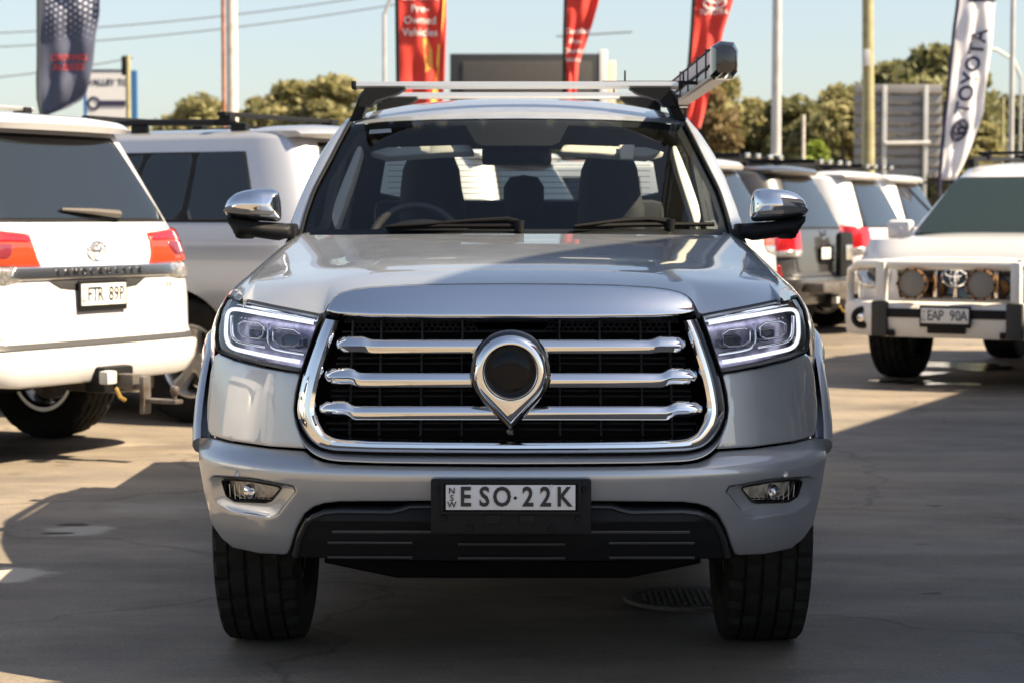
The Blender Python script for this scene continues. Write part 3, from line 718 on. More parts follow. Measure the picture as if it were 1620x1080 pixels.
for s_ in (0, 1):
    T = mir if s_ else (lambda p: p)
    up("pillar_trim", px_panel(T(soft([(519, 344), (515, 330), (519, 310), (533, 272), (548, 236), (556, 219), (563, 219), (562, 230), (553, 262), (540, 300), (531, 326), (526, 342)], .15)), mW, -.03, (3, .01), .02, 8), TRIMC)
    up("sun_visor", px_panel(T([(572, 214), (600, 206.5), (735, 201.5), (742, 212), (690, 214), (600, 221)]), mW, -.07, (3, .006), .02, 8), mat("visor_grey", (.36, .36, .33), .85))
up("visor_tag", px_panel([(978, 210), (1003, 210), (1001, 232), (980, 232)], mW, -.05, (2, .003), .004, 8), TRIMC)
up("registration_sticker", px_panel([(578, 203.5), (612, 201.5), (613, 207.5), (577, 210)], mW, -.006, (0, 0), .0005, 10), mat("sticker_white", (.7, .7, .68), .6))
sens = up("sensor_housing", box(at(812, 212, 8.22) + Vector((0, .05, 0)), (.30, .09, .06), .015), BLACK)
link("camera_eye", xf(lathe([(0, 0), (-.004, .010), (.006, .012)], 14, 'Y'), Matrix.Translation(at(842, 211, 8.20))), CLEARL, sens)
# ---- roof
topx = np.array([(555, 195), (600, 190.5), (680, 187), (750, 185.7), (812, 185.3), (874, 185.7), (944, 187), (1024, 190.5), (1069, 195)], float)
tp = mW(even(topx, 41)); rows = []
for Y in [None] + list(np.linspace(0.02, 1.45, 22)):
    row = []
    for j in range(41):
        X0_, Yf, Zf = tp[j]
        if Y is None: row.append((X0_, Yf - .004, Zf - .006)); continue
        f_ = min(1, Y / .62); ramp_ = (1 - (1 - f_) ** 2) ** 1.0; rear = max(0, (Y - 1.0) / .45) ** 2 * .03
        e_ = min(1, abs(X0_) / .668); z = Zf + .004 + (1.787 - .02 * (Y - .7) ** 2 - Zf - .062 * e_ ** 2.6 - rear) * ramp_
        if e_ > .92: z -= .02 * ((e_ - .92) / .08) ** 1.5 * ramp_
        row.append((X0_ * (1 + .02 * min(1, Y)), Yf + Y, z))
    rows.append(row)
up("roof", loft(rows, False, False, 60), SILVER)
up("headliner", loft([[(p_[0] * .96, p_[1] + .02, p_[2] - .035) for p_ in r_] for r_ in rows[1:]], False, False, 60), TRIMC)
# ---- cab rear wall and window
mR = lambda Q: np.stack([Q[:, 0], 9.80 - (Q[:, 1] - 1.15) * .30 + .0 * Q[:, 0], Q[:, 1]], 1)
rw_ = rounded([(-.65, 1.36), (-.60, 1.62), (.60, 1.62), (.65, 1.36)], 1)
up("cab_back", panel([(-.84, 1.10), (-.80, 1.36), (-.70, 1.66), (-.64, 1.73), (.64, 1.73), (.70, 1.66), (.80, 1.36), (.84, 1.10)], mR, .06, (0, 0), .03, 0, [rw_], (0, 1, 0)), mat("grey_cabin_trim"))
rwin = up("rear_window", panel(rw_, mR, .1, (0, 0), .004, .004, (), (0, 1, 0)), GLASS_S)
for k in range(9):
    z_ = 1.385 + k * .026; link("heater_wire", tube([(x, 9.79 - (z_ - 1.15) * .30, z_) for x in (-.6, 0, .6)], .0012, 4), BLACK, rwin)
# ---- tray, tailgate
up("tray_floor", box((0, 10.35, .72), (1.72, 1.16, .06)), BLACK)
up("tray_front", box((0, 9.86, .95), (1.7, .04, .44)), SILVER)
tg = up("tailgate", box((0, 10.94, .90), (1.62, .06, .50), .015), SILVER); link("handle", box((0, 10.985, 1.02), (.24, .03, .06), .01), BLACK, tg)
for s_ in (-1, 1):
    up("tail_light", box((s_ * .84, 10.955, .93), (.12, .06, .36), .015), RED)
    up("tray_wall", box((s_ * .82, 10.40, .95), (.05, 1.0, .42), .01), BLACK)
    up("tray_cap", box((s_ * .87, 10.28, 1.172), (.12, 1.32, .025), .008), BLACK)
up("rear_bumper", box((0, 11.02, .55), (1.75, .16, .18), .03), CHROME)
# ---- underbody
up("floor_pan", box((0, 8.6, .585), (1.72, 4.5, .03)), DARK)
up("underbody", box((0, 8.5, .50), (1.35, 4.6, .16)), DARK)
up("engine_tray", loft([[(-.62, 5.92, .41), (-.30, 5.90, .40), (.30, 5.90, .40), (.62, 5.92, .41)], [(-.58, 6.16, .36), (-.25, 6.16, .33), (.25, 6.16, .33), (.58, 6.16, .36)], [(-.5, 6.9, .32), (-.25, 6.9, .29), (.25, 6.9, .29), (.5, 6.9, .32)]]), DARK)
for s_ in (-1, 1):
    up("control_arm", tube([(s_ * .25, 6.45, .36), (s_ * .62, 6.42, .29)], [.05, .035], 8), DARK)
    up("chassis_rail", box((s_ * .45, 8.4, .46), (.09, 4.8, .14), .01), DARK)
up("front_crossmember", box((0, 6.35, .33), (.72, .25, .12), .02), DARK)
up("sump_guard", loft([[(-.30, 6.22, .36), (-.27, 6.22, .26), (-.1, 6.22, .25), (-.08, 6.22, .235), (.2, 6.22, .235), (.24, 6.22, .26), (.36, 6.22, .27), (.40, 6.22, .36)], [(-.30, 6.7, .36), (-.27, 6.7, .255), (-.1, 6.7, .25), (-.08, 6.7, .235), (.2, 6.7, .235), (.24, 6.7, .26), (.36, 6.7, .27), (.40, 6.7, .36)]]), DARK)
up("steering_rack", tube([(-.55, 6.2, .31), (-.34, 6.18, .27), (.34, 6.18, .27), (.55, 6.2, .31)], .03, 8), DARK)
up("rear_axle", tube([(-.7, 9.73, .39), (.7, 9.73, .39)], .055, 10), DARK)
# ---- wheels
def tyre_mesh(w, r, rr, n=120, lug=.010):
    hw = w / 2; prof = [(-hw * .74, rr), (-hw * .92, rr + .02), (-hw * 1.02, rr + (r - rr) * .45), (-hw * .99, r - .045), (-hw * .93, r - .016)]
    tread = [-.86, -.62, -.60, -.56, -.54, -.24, -.22, -.17, -.15, .15, .17, .22, .24, .54, .56, .60, .62, .86]
    deep = [0, 0, 1, 1, 0, 0, 1, 1, 0, 0, 1, 1, 0, 0, 1, 1, 0, 0]
    V, m = [], None
    for k in range(n):
        t = 2 * math.pi * k / n; row = list(prof)
        for a, d in zip(tread, deep):
            cut = lug if d else 0
            if abs(a) >= .6 and k % 4 == 0: cut = max(cut, lug * 1.3)
            if abs(a) < .6 and (k + (1 if a > 0 else 0)) % 5 == 0: cut = max(cut, lug * .7)
            row.append((a * hw, r - .010 * abs(a) ** 3 - cut))
        row += [(-a, b) for a, b in reversed(prof)]
        m = len(row); V += [(a, b * math.cos(t), b * math.sin(t)) for a, b in row]
    F = [(i * m + j, i * m + j + 1, ((i + 1) % n) * m + j + 1, ((i + 1) % n) * m + j) for i in range(n) for j in range(m - 1)]
    return fixn(mesh(V, F), 30)
def rim_mesh(rr, w, spokes=6, face=None):
    """face on +X side"""
    hw = w / 2; parts = [lathe([(-hw * .8, rr - .02), (-hw * .8, rr + .004), (hw * .78, rr + .004), (hw * .80, rr - .012), (hw * .62, rr - .03), (-hw * .6, rr - .035)], 48)]
    parts.append(lathe([(hw * .52, 0), (hw * .56, .03), (hw * .5, .07), (hw * .2, .075)], 24))
    for k in range(spokes):
        t = 2 * math.pi * k / spokes; M = Matrix.Rotation(t, 4, 'X'); pr_ = []
        for rad, wd, xx in ((.05, .045, hw * .50), (.12, .040, hw * .50), (rr - .06, .05, hw * .60), (rr - .012, .07, hw * .66)):
            pr_.append([(xx - .03, -wd * 1.0, rad), (xx, -wd * .75, rad), (xx + .008, 0, rad), (xx, wd * .75, rad), (xx - .03, wd, rad)])
        parts.append(xf(loft([[Vector(v) for v in r_] for r_ in pr_]), M))
    return merge(*parts)
def hub_mesh(rr): return lathe([(-.04, 0), (-.04, rr * .75), (0, rr * .75), (0, .05), (.05, .045), (.05, 0)], 28)
TY_U, RIM_U, HUB_U = tyre_mesh(.256, .388, .235), rim_mesh(.232, .235), hub_mesh(.22)
for me_, m_ in ((TY_U, RUBBER), (RIM_U, RIM), (HUB_U, STEEL)): me_.materials.append(m_)
def put_wheel(parent, x, y, r, tm, rm_, hm, inv=None, steer=0):
    sx = 1 if x > 0 else -1
    h = bpy.data.objects.new("wheel", hm); COL.objects.link(h); h.parent = parent
    if inv is not None: h.matrix_parent_inverse = inv
    h.location = (x, y, r); h.rotation_euler = (0, 0, (0 if sx > 0 else math.pi) + steer)
    for nm, me_ in (("tyre", tm), ("rim", rm_)):
        c = bpy.data.objects.new(nm, me_); COL.objects.link(c); c.parent = h
    return h
for x in (-.758, .758):
    for y in (YF, YR): put_wheel(UTE, x, y, .386, TY_U, RIM_U, HUB_U, UINV)
# ---- wipers
for pts, tip in (([(818, 356), (800, 351), (740, 353), (660, 359), (607, 362)], 0), ([(1055, 354), (1020, 350), (980, 352), (930, 358), (905, 361)], 1)):
    V = [Vector(v) for v in mW(np.array(pts, float))]; V = [v + Vector((0, -.03, .006)) for v in V]
    WIPM = mat("wiper_black", (.008, .008, .009), .8, spec=.12)
    wp = up("wiper", tube(V, [.012, .011, .008, .006, .005], 8), WIPM)
    e_ = ([(610, 363), (700, 360), (815, 360)], [(905, 361), (1000, 358), (1124, 357)])[tip]
    B = [Vector(v) + Vector((0, -.014, .004)) for v in mW(np.array(e_, float))]; link("blade", tube(B, .009, 6), WIPM, wp)
    link("pivot", xf(lathe([(-.02, 0), (-.02, .016), (.02, .018)], 14, 'Z'), Matrix.Translation(V[0] + Vector((0, 0, -.01)))), BLACK, wp)
# ---- mirrors
capo = [(352, 341), (353, 328), (358, 316), (368, 307), (384, 301.5), (407, 299), (428, 299), (436, 303), (440, 318), (442.5, 352), (410, 350), (380, 346)]
lowo = [(353, 342), (380, 347), (410, 351), (443, 353), (458, 356), (458, 374), (451, 377), (438, 381), (410, 377), (386, 372.5), (377, 378.5), (370, 377), (364, 364), (356, 353)]
for s_ in (0, 1):
    T = mir if s_ else (lambda p: p)
    mm = lambda Q: np.array([P(q[0], q[1], 7.46 + .0006 * abs(q[0] - CU - (-410 if q[0] < CU else 410)), CU) for q in Q])
    dm = lambda d, C: .042 * np.sqrt(np.clip(1 - (1 - np.clip(d / 17, 0, 1)) ** 2, 0, 1)) + .0006 * np.clip(d - 6, 0, 30)
    mb = up("side_mirror", panel(T(lowo), mm, 3.5, (0, 0), .11, .0, (), (0, -1, 0), dome=lambda d, C: .04 * np.sqrt(np.clip(1 - (1 - np.clip(d / 14, 0, 1)) ** 2, 0, 1))), BLACK)
    link("mirror_cap", panel(T(soft(soft(capo, .2), .25)), mm, 3, (0, 0), .10, .004, (), (0, -1, 0), dome=dm), CHROME, mb)
    link("turn_signal", panel(T(rounded([(356, 336), (362, 326), (400, 322), (424, 322), (428, 342), (390, 340)], 1)), mm, 4, (2, .003), .01, .052, (), (0, -1, 0)), mat("smoked_signal", (.10, .10, .11), .12, .5, 1.0), mb)
    a_ = at(T([(440, 362)])[0][0], 366, 7.5); sg = -1 if not s_ else 1
    link("arm", box(a_ + Vector((-sg * .005, .03, 0)), (.10, .10, .055), .012), BLACK, mb)
# ---- roof rails and cross bars
for s_ in (-1, 1):
    rp = [(s_ * .625, 8.42, 1.735), (s_ * .622, 8.50, 1.775), (s_ * .618, 8.62, 1.80), (s_ * .612, 9.0, 1.81), (s_ * .612, 9.35, 1.805), (s_ * .615, 9.5, 1.78), (s_ * .618, 9.58, 1.735)]
    rail = up("roof_rail", tube(rp, [.018, .022, .022, .02, .02, .02, .016], 10), BLACK)
    link("front_foot", loft([[(s_ * (x0_ + dx), 8.38 + dy, z) for dx, dy in ((0, 0), (.042, -.01), (.05, .10), (.0, .12))] for z, x0_ in ((1.685, .622), (1.735, .600), (1.79, .572))], True, True), BLACK, rail)
def crossbar(Y, z, hw, label=None):
    sec_ = [(-.036, -.004), (-.030, -.013), (.030, -.013), (.036, -.004), (.034, .008), (.018, .014), (-.018, .014), (-.034, .008)]
    cb = up("cross_bar", loft([[(x, Y + a, z + b) for a, b in sec_] for x in np.linspace(-hw, hw, 5)], True, True, 30), ALU)
    for s_ in (-1, 1):
        link("end_cap", box((s_ * (hw + .010), Y, z), (.02, .076, .032), .006), BLACK, cb)
        link("bracket", loft([[(s_ * a, Y - .05, b) for a, b in ((.60, z - .015), (.44, z - .015), (.47, z - .035), (.555, z - .06), (.575, z - .085), (.625, z - .085))], [(s_ * a, Y + .05, b) for a, b in ((.60, z - .015), (.44, z - .015), (.47, z - .035), (.555, z - .06), (.575, z - .085), (.625, z - .085))]], True, True), BLACK, cb)
    return cb
crossbar(8.35, 1.821, .632); crossbar(9.25, 1.832, .632)
# ---- cabin
def domed(outl, Y, th, rad, hgt, sp=7):
    mm = lambda Q: np.array([P(q[0], q[1], Y, CU) for q in Q])
    return panel(outl, mm, sp, (0, 0), th, 0, (), (0, -1, 0), dome=lambda d, C: hgt * np.sqrt(np.clip(1 - (1 - np.clip(d / rad, 0, 1)) ** 2, 0, 1)))
for dx in (-137, 146):
    c0 = 812 + dx
    o_ = [(c0 - 52, 430), (c0 - 50, 330), (c0 - 49, 300), (c0 - 45, 268), (c0 - 34, 243), (c0 - 17, 232), (c0, 230), (c0 + 17, 232), (c0 + 33, 243), (c0 + 43, 268), (c0 + 47, 300), (c0 + 54, 330), (c0 + 56, 430)]
    st = up("front_seat", domed(o_, 8.78, .12, 30, .07), SEAT)
    b_ = at(c0, 430, 8.5); link("cushion", box((b_.x, 8.55, .92), (.50, .50, .16), .05), SEAT, st)
for c0, w_ in ((690, 30), (820, 32), (958, 30)):
    up("rear_headrest", domed([(c0 - w_, 350), (c0 - w_, 296), (c0 - w_ * .7, 281), (c0, 277), (c0 + w_ * .7, 281), (c0 + w_, 296), (c0 + w_, 350)], 9.42, .09, 20, .05), SEAT)
up("rear_seat", box((0, 9.50, 1.12), (1.30, .16, .52), .05), SEAT)
up("dashboard", loft([[(x, y, z) for x in np.linspace(-.74, .74, 9)] for y, z in ((7.30, 1.222), (7.55, 1.245), (7.82, 1.258), (7.98, 1.245), (8.04, 1.20), (8.05, .95))]), BLACK)
up("instrument_hood", loft([[(x, y, 1.24 + h_ * math.cos((x + .355) / .22 * math.pi / 2)) for x in np.linspace(-.575, -.135, 11)] for y, h_ in ((7.80, .0), (7.90, .045), (8.02, .055), (8.03, .03))]), BLACK)
cw = at(652, 393, 8.10); stw = up("steering_wheel", xf(loft([[((.178 + .016 * math.cos(b)) * math.cos(a), .016 * math.sin(b), (.178 + .016 * math.cos(b)) * math.sin(a)) for b in np.linspace(0, 2 * math.pi, 11)] for a in np.linspace(0, 2 * math.pi, 49)]), Matrix.Translation(cw) @ Matrix.Rotation(R(-24), 4, 'X')), mat("wheel_leather", (.06, .058, .055), .4))
link("hub", xf(box((0, 0, 0), (.30, .03, .09), .02), Matrix.Translation(cw) @ Matrix.Rotation(R(-24), 4, 'X')), BLACK, stw)
mi = at(812, 247, 8.05); rv = up("rear_view_mirror", box(mi, (.265, .035, .072), .016), BLACKG); link("stem", tube([mi + Vector((0, 0, .02)), mi + Vector((0, .06, .10))], .012, 8), BLACK, rv)
up("cabin_floor", box((0, 8.6, .78), (1.6, 2.4, .05)), DARK)
up("firewall", box((0, 7.28, .98), (1.5, .05, .46)), DARK)
UTE.rotation_euler = (0, 0, -.009)
UTE.location.x = .004

# ---- awning on the roof bars
AW = empty("roof_awning", (.775, 8.7, 1.875)); tag(AW, "grey rolled awning case with black end cap on the ute roof bars", "awning")
AWG = mat("awning_case", (.50, .48, .47), .4, .5); AWF = mat("awning_fabric", (.68, .60, .61), .7)
asec = [(-.046, -.050), (-.032, -.064), (.022, -.064), (.040, -.042), (.042, .028), (.028, .056), (-.016, .060), (-.046, .042)]
link("case", loft([[(x, y, z) for x, z in asec] for y in np.linspace(-.96, .96, 7)], True, True, 25), AWG, AW)
for y_, n_ in ((-.975, "end_cap"), (.975, "end_cap")):
    k_ = 1 if y_ > 0 else -1
    link(n_, loft([[(x * f, y_ + k_ * d, z * f) for x, z in asec] for f, d in ((1.10, -.05), (1.12, -.01), (1.08, .03), (.80, .055), (.3, .06))], True, True, 25), BLACKG, AW)
for z0, z1 in ((-.012, .036), (-.060, -.030)):
    link("side_panel", box((-.047, 0, (z0 + z1) / 2), (.008, 1.84, z1 - z0), .002), AWF if z0 > -.02 else AWG, AW)
for y_ in (-.80, -.42, .0, .4): link("strap", box((-.050, y_, -.003), (.012, .018, .11), .003), BLACK, AW)
for z_ in (-.018, .040): link("edge_rail", box((-.050, 0, z_), (.010, 1.86, .006), .001), BLACK, AW)
for y_ in (-.35, .55):
    br_ = link("mount_bracket", box((-.10, y_, -.045), (.12, .05, .012), .002), BLACK, AW); 
    for dx in (-.33, -.10): link("mount_bolt", tube([(dx, y_, -.042), (dx, y_, .004)], .004, 6), BLACK, AW)
    link("mount_plate", box((-.24, y_, -.040), (.36, .03, .006), .001), BLACK, AW)

# ================================================================== PARKED WAGONS
TY_W, RIM_W, RIM_W2, HUB_W = tyre_mesh(.285, .395, .235, 96), rim_mesh(.232, .25, 5), rim_mesh(.232, .25, 6), hub_mesh(.22)
TY_M = tyre_mesh(.30, .405, .225, 96, .014)
for me_, m_ in ((TY_W, RUBBER), (TY_M, RUBBER), (RIM_W, RIM), (RIM_W2, mat("dark_alloy", (.10, .10, .10), .4, .7)), (HUB_W, STEEL)): me_.materials.append(m_)
WTRIM = mat("dark_wagon_trim", (.03, .03, .031), .5)
CACHE = {}
def cached(key, make, m):
    if key not in CACHE: CACHE[key] = make()
    elif len(CACHE[key].materials) and CACHE[key].materials[0] != m:
        k2 = key + (m.name,)
        if k2 not in CACHE: c = CACHE[key].copy(); c.materials.clear(); CACHE[k2] = c
        return CACHE[k2]
    return CACHE[key]
class Wagon:
    """local frame: origin on the ground under the middle of the rear face, y towards the bonnet"""
    def __init__(s, name, label, cat, loc, heading, paint, L=4.9, W=.97, H=1.84, group=None, rimm=None, tyre=None, ov=1.08, wb=2.82, drop=.11, cabf=0.):
        s.o = empty(name, loc, math.atan2(heading[1], heading[0]) - math.pi / 2); tag(s.o, label, cat, group)
        s.L, s.W, s.H, s.paint = L, W, H, paint; s.key = (L, W, H, ov); s.drop = drop; k = W / .97; hh = H - 1.84
        s.w = Smooth([(.38, .86 * k), (.50, .94 * k), (.62, .965 * k), (.85, .975 * k), (1.05, .955 * k), (1.15, .935 * k), (1.3, .885 * k), (1.55, .80 * k), (1.74 + hh, .725 * k), (1.80 + hh, .69 * k)], .025)
        q_ = .085 if H > 1.86 else 0
        s.y0 = Smooth([(.38, .10), (.46, .02), (.54, .0), (.70 - q_, .005), (.74 - q_, .05), (.95, .065), (1.12, .085), (1.20, .11), (1.72 + hh, .36), (1.82 + hh, .43)], .012)
        s.y1l = Smooth([(.38, L - .22), (.50, L - .06), (.62, L), (.78, L - .01), (.95, L - .05), (1.06, L - .12), (1.2, L - .25)], .02)
        s.y1u = Smooth([(1.0, L - 1.05 + cabf), (1.12, L - 1.22 + cabf), (1.70 + hh, L - 2.02 + cabf), (1.82 + hh, L - 2.25 + cabf)], .02)
        s.r0, s.r1 = .26, .42
        s.A, s.B = W - s.r0, s.r0 * math.pi / 2; s.B1, s.A1 = s.r1 * math.pi / 2, W - s.r1
        s.C = L - s.r0 - s.r1; s.S = s.A + s.B + s.C + s.B1 + s.A1
        s.wy = (ov, ov + wb)
        s.rt = TY_W if tyre is None else tyre; s.rr = .393 if tyre is None else .403
        s.body()
        for x in (-.80 * k, .80 * k):
            for y in s.wy: put_wheel(s.o, x, y, s.rr, s.rt, rimm or RIM_W, HUB_W)
    def map(s, upper=False):
        y1f = s.y1u if upper else s.y1l
        def f(Q):
            S_, z = Q[:, 0], Q[:, 1]; sg = np.sign(S_); a = np.abs(S_)
            w, ya, yb = s.w(z), s.y0(z), y1f(z); A, B, C, B1, A1 = s.A, s.B, s.C, s.B1, s.A1
            t0 = np.clip((a - A) / B, 0, 1) * math.pi / 2; t1 = np.clip((a - A - B - C) / B1, 0, 1) * math.pi / 2
            x = np.where(a < A, a / A * (w - s.r0), np.where(a < A + B, (w - s.r0) + s.r0 * np.sin(t0), np.where(a < A + B + C, w, np.where(a < A + B + C + B1, (w - s.r1) + s.r1 * np.cos(t1), (w - s.r1) * np.clip(1 - (a - A - B - C - B1) / A1, 0, 1)))))
            bow = .035 * (x / w) ** 2
            u = np.clip((a - A - B) / C, 0, 1)
            y = np.where(a < A, ya + bow, np.where(a < A + B, ya + bow + s.r0 * (1 - np.cos(t0)), np.where(a < A + B + C, (ya + s.r0 + .035) + u * (yb - s.r1 - .035 - ya - s.r0 - .035), np.where(a < A + B + C + B1, yb - s.r1 + s.r1 * np.sin(t1) - .07 * (x / w) ** 2 * (1 - 0) + .035 * (1 - 0) * (x / w) ** 2, yb - .035 * (x / w) ** 2))))
            return np.stack([sg * x, y, z], 1)
        return f
    def sy(s, y): return s.A + s.B + (y - s.r0)          # chart position of a point on the side
    def pt(s, S_, z, upper=False): return Vector(s.map(upper)(np.array([[S_, z]], float))[0])
    def pan(s, name, poly, m, off=.004, upper=False, sp=.05, roll=(.008, .005), thick=.012, parent=None):
        poly = [tuple(p) for p in poly]
        f = s.map(upper); q = np.array(poly).mean(0); c = f(q[None, :])[0]; n_ = np.array([c[0], (c[1] - s.L / 2) * .9, 0]);
        n_ = np.array([0, -1, 0]) if abs(q[0]) < s.A * .9 else (np.array([0, 1, 0]) if abs(q[0]) > s.S - s.A1 else np.array([np.sign(q[0]), 0, 0]))
        if s.A * .9 <= abs(q[0]) <= s.A + s.B: n_ = np.array([np.sign(q[0]), -1, 0]) / 1.41
        if s.A + s.B + s.C <= abs(q[0]) <= s.S - s.A1: n_ = np.array([np.sign(q[0]), 1, 0]) / 1.41
        return link(name, cached((s.key, name, tuple(poly), off, upper), lambda: panel(poly, f, sp, roll, thick, off, (), n_), m), m, parent or s.o)
    def body(s):
        zt = 1.13; top = [(-s.S, zt), (s.S, zt)]; bot = []
        def ar(y, sgn):
            c = s.sy(y); pts = [(c + .455 * math.cos(t), .40 + .455 * math.sin(t)) for t in np.linspace(math.pi - .12, .12, 18)]
            return [(sgn * a, b) for a, b in (pts if sgn > 0 else pts[::-1])]
        bot = [(-s.S, .42)] + ar(s.wy[1], -1) + ar(s.wy[0], -1) + ar(s.wy[0], 1) + ar(s.wy[1], 1) + [(s.S, .42)]
        f = s.map(); V = lambda: panel(bot + [(s.S, zt), (-s.S, zt)], f, .075, (0, 0), .05, 0, (), np.array([0, -1, 0]), sph=.05)
        # outward normals by radial test
        link("body", cached((s.key, "body"), lambda: fixn(V()), s.paint), s.paint, s.o)
        fu = s.map(True); zs = np.linspace(zt - .01, 1.74 + s.H - 1.84, 14); ss = np.concatenate([np.linspace(-s.S, s.S, 150)])
        rows = [[Vector(v) for v in fu(np.stack([ss, np.full(len(ss), z)], 1))] for z in zs]
        link("cabin_shell", loft(rows), s.paint, s.o)
        last = rows[-1]; cx = sum((v.y for v in last)) / len(last); cap = []
        for f_, dz in ((1, 0), (.985, .018), (.95, .034), (.88, .050), (.75, .066), (.5, .08), (.2, .086), (0.0, .087)):
            cap.append([Vector((v.x * f_, cx + (v.y - cx) * (1 - (1 - f_) * .9), v.z + dz)) for v in last])
        link("roof", loft(cap), s.paint, s.o)
        # bonnet
        hb = []
        for t in np.linspace(0, 1, 14):
            row = []
            for u in np.linspace(-1, 1, 21):
                yb_ = s.L - .05 - .10 * abs(u) ** 3; ya_ = s.L - 1.30; y = yb_ + (ya_ - yb_) * t
                z = zt - s.drop * (1 - t) ** 3 + .045 * (1 - abs(u) ** 3) * (.6 + .4 * t) - .03 * abs(u) ** 6 + .015 * t
                row.append((u * (.93 - .03 * (1 - t)) * s.W / .97, y, z))
            hb.append(row)
        link("bonnet", loft(hb), s.paint, s.o)
        link("underbody", box((0, s.L / 2, .50), (1.30, s.L - .7, .22)), DARK, s.o)
        for y in s.wy: link("axle", tube([(-.7, y, s.rr), (.7, y, s.rr)], .06, 8), DARK, s.o)
        for sg in (-1, 1):
            for y in s.wy: link("wheel_liner", loft([[(sg * x, y + .46 * math.cos(t), .40 + .46 * math.sin(t)) for x in (.55, .92 * s.W / .97)] for t in np.linspace(-.1, math.pi + .1, 12)]), DARK, s.o)
            link("side_step", box((sg * .93 * s.W, sum(s.wy) / 2, .40), (.12, 1.75, .05), .015), WTRIM, s.o)
    def rear_glass(s, top=1.70, bot=1.20, m=TINT):
        a = s.A; hh = s.H - 1.84
        s.pan("rear_glass_seal", [(-a - .09, bot - .015), (-a - .02, top + .02 + hh), (a + .02, top + .02 + hh), (a + .09, bot - .015)], BLACK, .003, True, .07)
        return s.pan("rear_window", [(-a - .07, bot), (-a, top + hh), (a, top + hh), (a + .07, bot)], m, .007, True, .07)
    def side_glass(s, m=TINT, quarter=False):
        for sg in (-1, 1):
            e0 = s.sy(s.wy[1] - .75)
            B_ = 1.20 if s.H < 1.86 else 1.285; T_ = 1.65 + s.H - 1.84
            tri = [(s.sy(.50), B_ + .03), (s.sy(.53), T_ - .06), (s.sy(.58), T_), (s.sy(1.35), T_ + .01), (s.sy(1.35), B_), (s.sy(.55), B_)]
            if quarter: tri = [(s.sy(.72), 1.24), (s.sy(.60), 1.40), (s.sy(.68), 1.60), (s.sy(1.35), 1.62), (s.sy(1.35), 1.22)]
            mid = [(s.sy(1.43), B_), (s.sy(1.43), T_), (s.sy(2.20), T_), (s.sy(2.20), B_)]
            fr = [(s.sy(2.28), B_), (s.sy(2.28), T_), (s.sy(2.75), T_ - .02), (s.sy(3.40), B_ + .02)]
            s.pan("window_band", [(sg * a, b) for a, b in ([(s.sy(.66 if quarter else .47), B_ - .015), (s.sy(.62 if quarter else .52), T_ + .01), (s.sy(2.78), T_ + .012), (s.sy(3.46), B_ - .015)])], BLACK, .003, True, .09, (.01, .003))
            for p in (tri, mid, fr):
                s.pan("side_window", [(sg * a, b) for a, b in p], m, .005, True, .09, (.01, .004))
    def windscreen(s, m=TINT):
        hh = s.H - 1.84; a = s.S
        for sg in (1,):
            q = [(-(.66), 1.16), (-.60, 1.66 + hh), (.60, 1.66 + hh), (.66, 1.16)]
            fu = lambda Q: np.stack([Q[:, 0] * s.W / .97, s.y1u(Q[:, 1]) - .10 * Q[:, 0] ** 2 + .012, Q[:, 1]], 1)
            return link("windscreen", panel([(-.76, 1.16), (-.63, 1.67 + hh), (.63, 1.67 + hh), (.76, 1.16)], fu, .08, (.01, .004), .02, .02, (), (0, 1, 0)), m, s.o)
    def mirrors(s, m=None):
        for sg in (-1, 1):
            p = Vector((sg * (s.W + .11), s.L - 1.62, 1.20)); mm = link("side_mirror", box(p, (.22, .12, .17), .045, 3), m or s.paint, s.o)
            link("stalk", box(p + Vector((-sg * .13, .0, -.05)), (.12, .06, .04), .01), BLACK, mm)
            link("mirror_glass", box(p + Vector((0, -.06, 0)), (.17, .006, .13), .002), CHROME, mm)
    def spoiler(s, m=None):
        zt = s.H - .055; w = .66 * s.W; rows = []
        for u in np.linspace(-1, 1, 25):
            e = 1 - abs(u) ** 6; yb = s.y0(np.array(zt)) - .12 - .03 * (1 - u * u) + .10 * abs(u) ** 3; ym = yb + .42
            rows.append([(u * w * 1.06, yb + .01, zt - .035 - .012 * e), (u * w * 1.06, yb - .008, zt - .01 - .01 * abs(u) ** 3), (u * w * 1.06, yb + .03, zt + .022 * e), (u * w * 1.05, yb + .20, zt + .045 * e + .004), (u * w * 1.02, ym, zt + .05 * e), (u * w, ym, zt - .03), (u * w, yb + .2, zt - .045)])
        sp = link("spoiler", loft(rows, True, True, 45), m or s.paint, s.o)
        link("brake_lamp", box((0, float(s.y0(np.array(zt))) - .135, zt - .02), (.34, .015, .018), .003), RED, sp)
    def rails(s, bars=(1.3, 2.2), racks=True):
        for sg in (-1, 1):
            zt = s.H - .02; link("roof_rail", tube([(sg * .60, .85, zt - .03), (sg * .605, .95, zt + .03), (sg * .60, 1.7, zt + .045), (sg * .60, 2.6, zt + .03), (sg * .60, 2.7, zt - .03)], .022, 8), BLACK, s.o)
            for y in (.9, 1.7, 2.65): link("rail_foot", box((sg * .60, y, zt - .01), (.05, .12, .07), .01), BLACK, s.o)
        for y in bars:
            cb = link("cross_bar", box((0, y, s.H + .065), (1.34, .07, .028), .01), BLACK if racks else ALU, s.o)
            for sg in (-1, 1): link("bar_clamp", box((sg * .60, y, s.H + .04), (.07, .09, .07), .01), BLACK, cb)
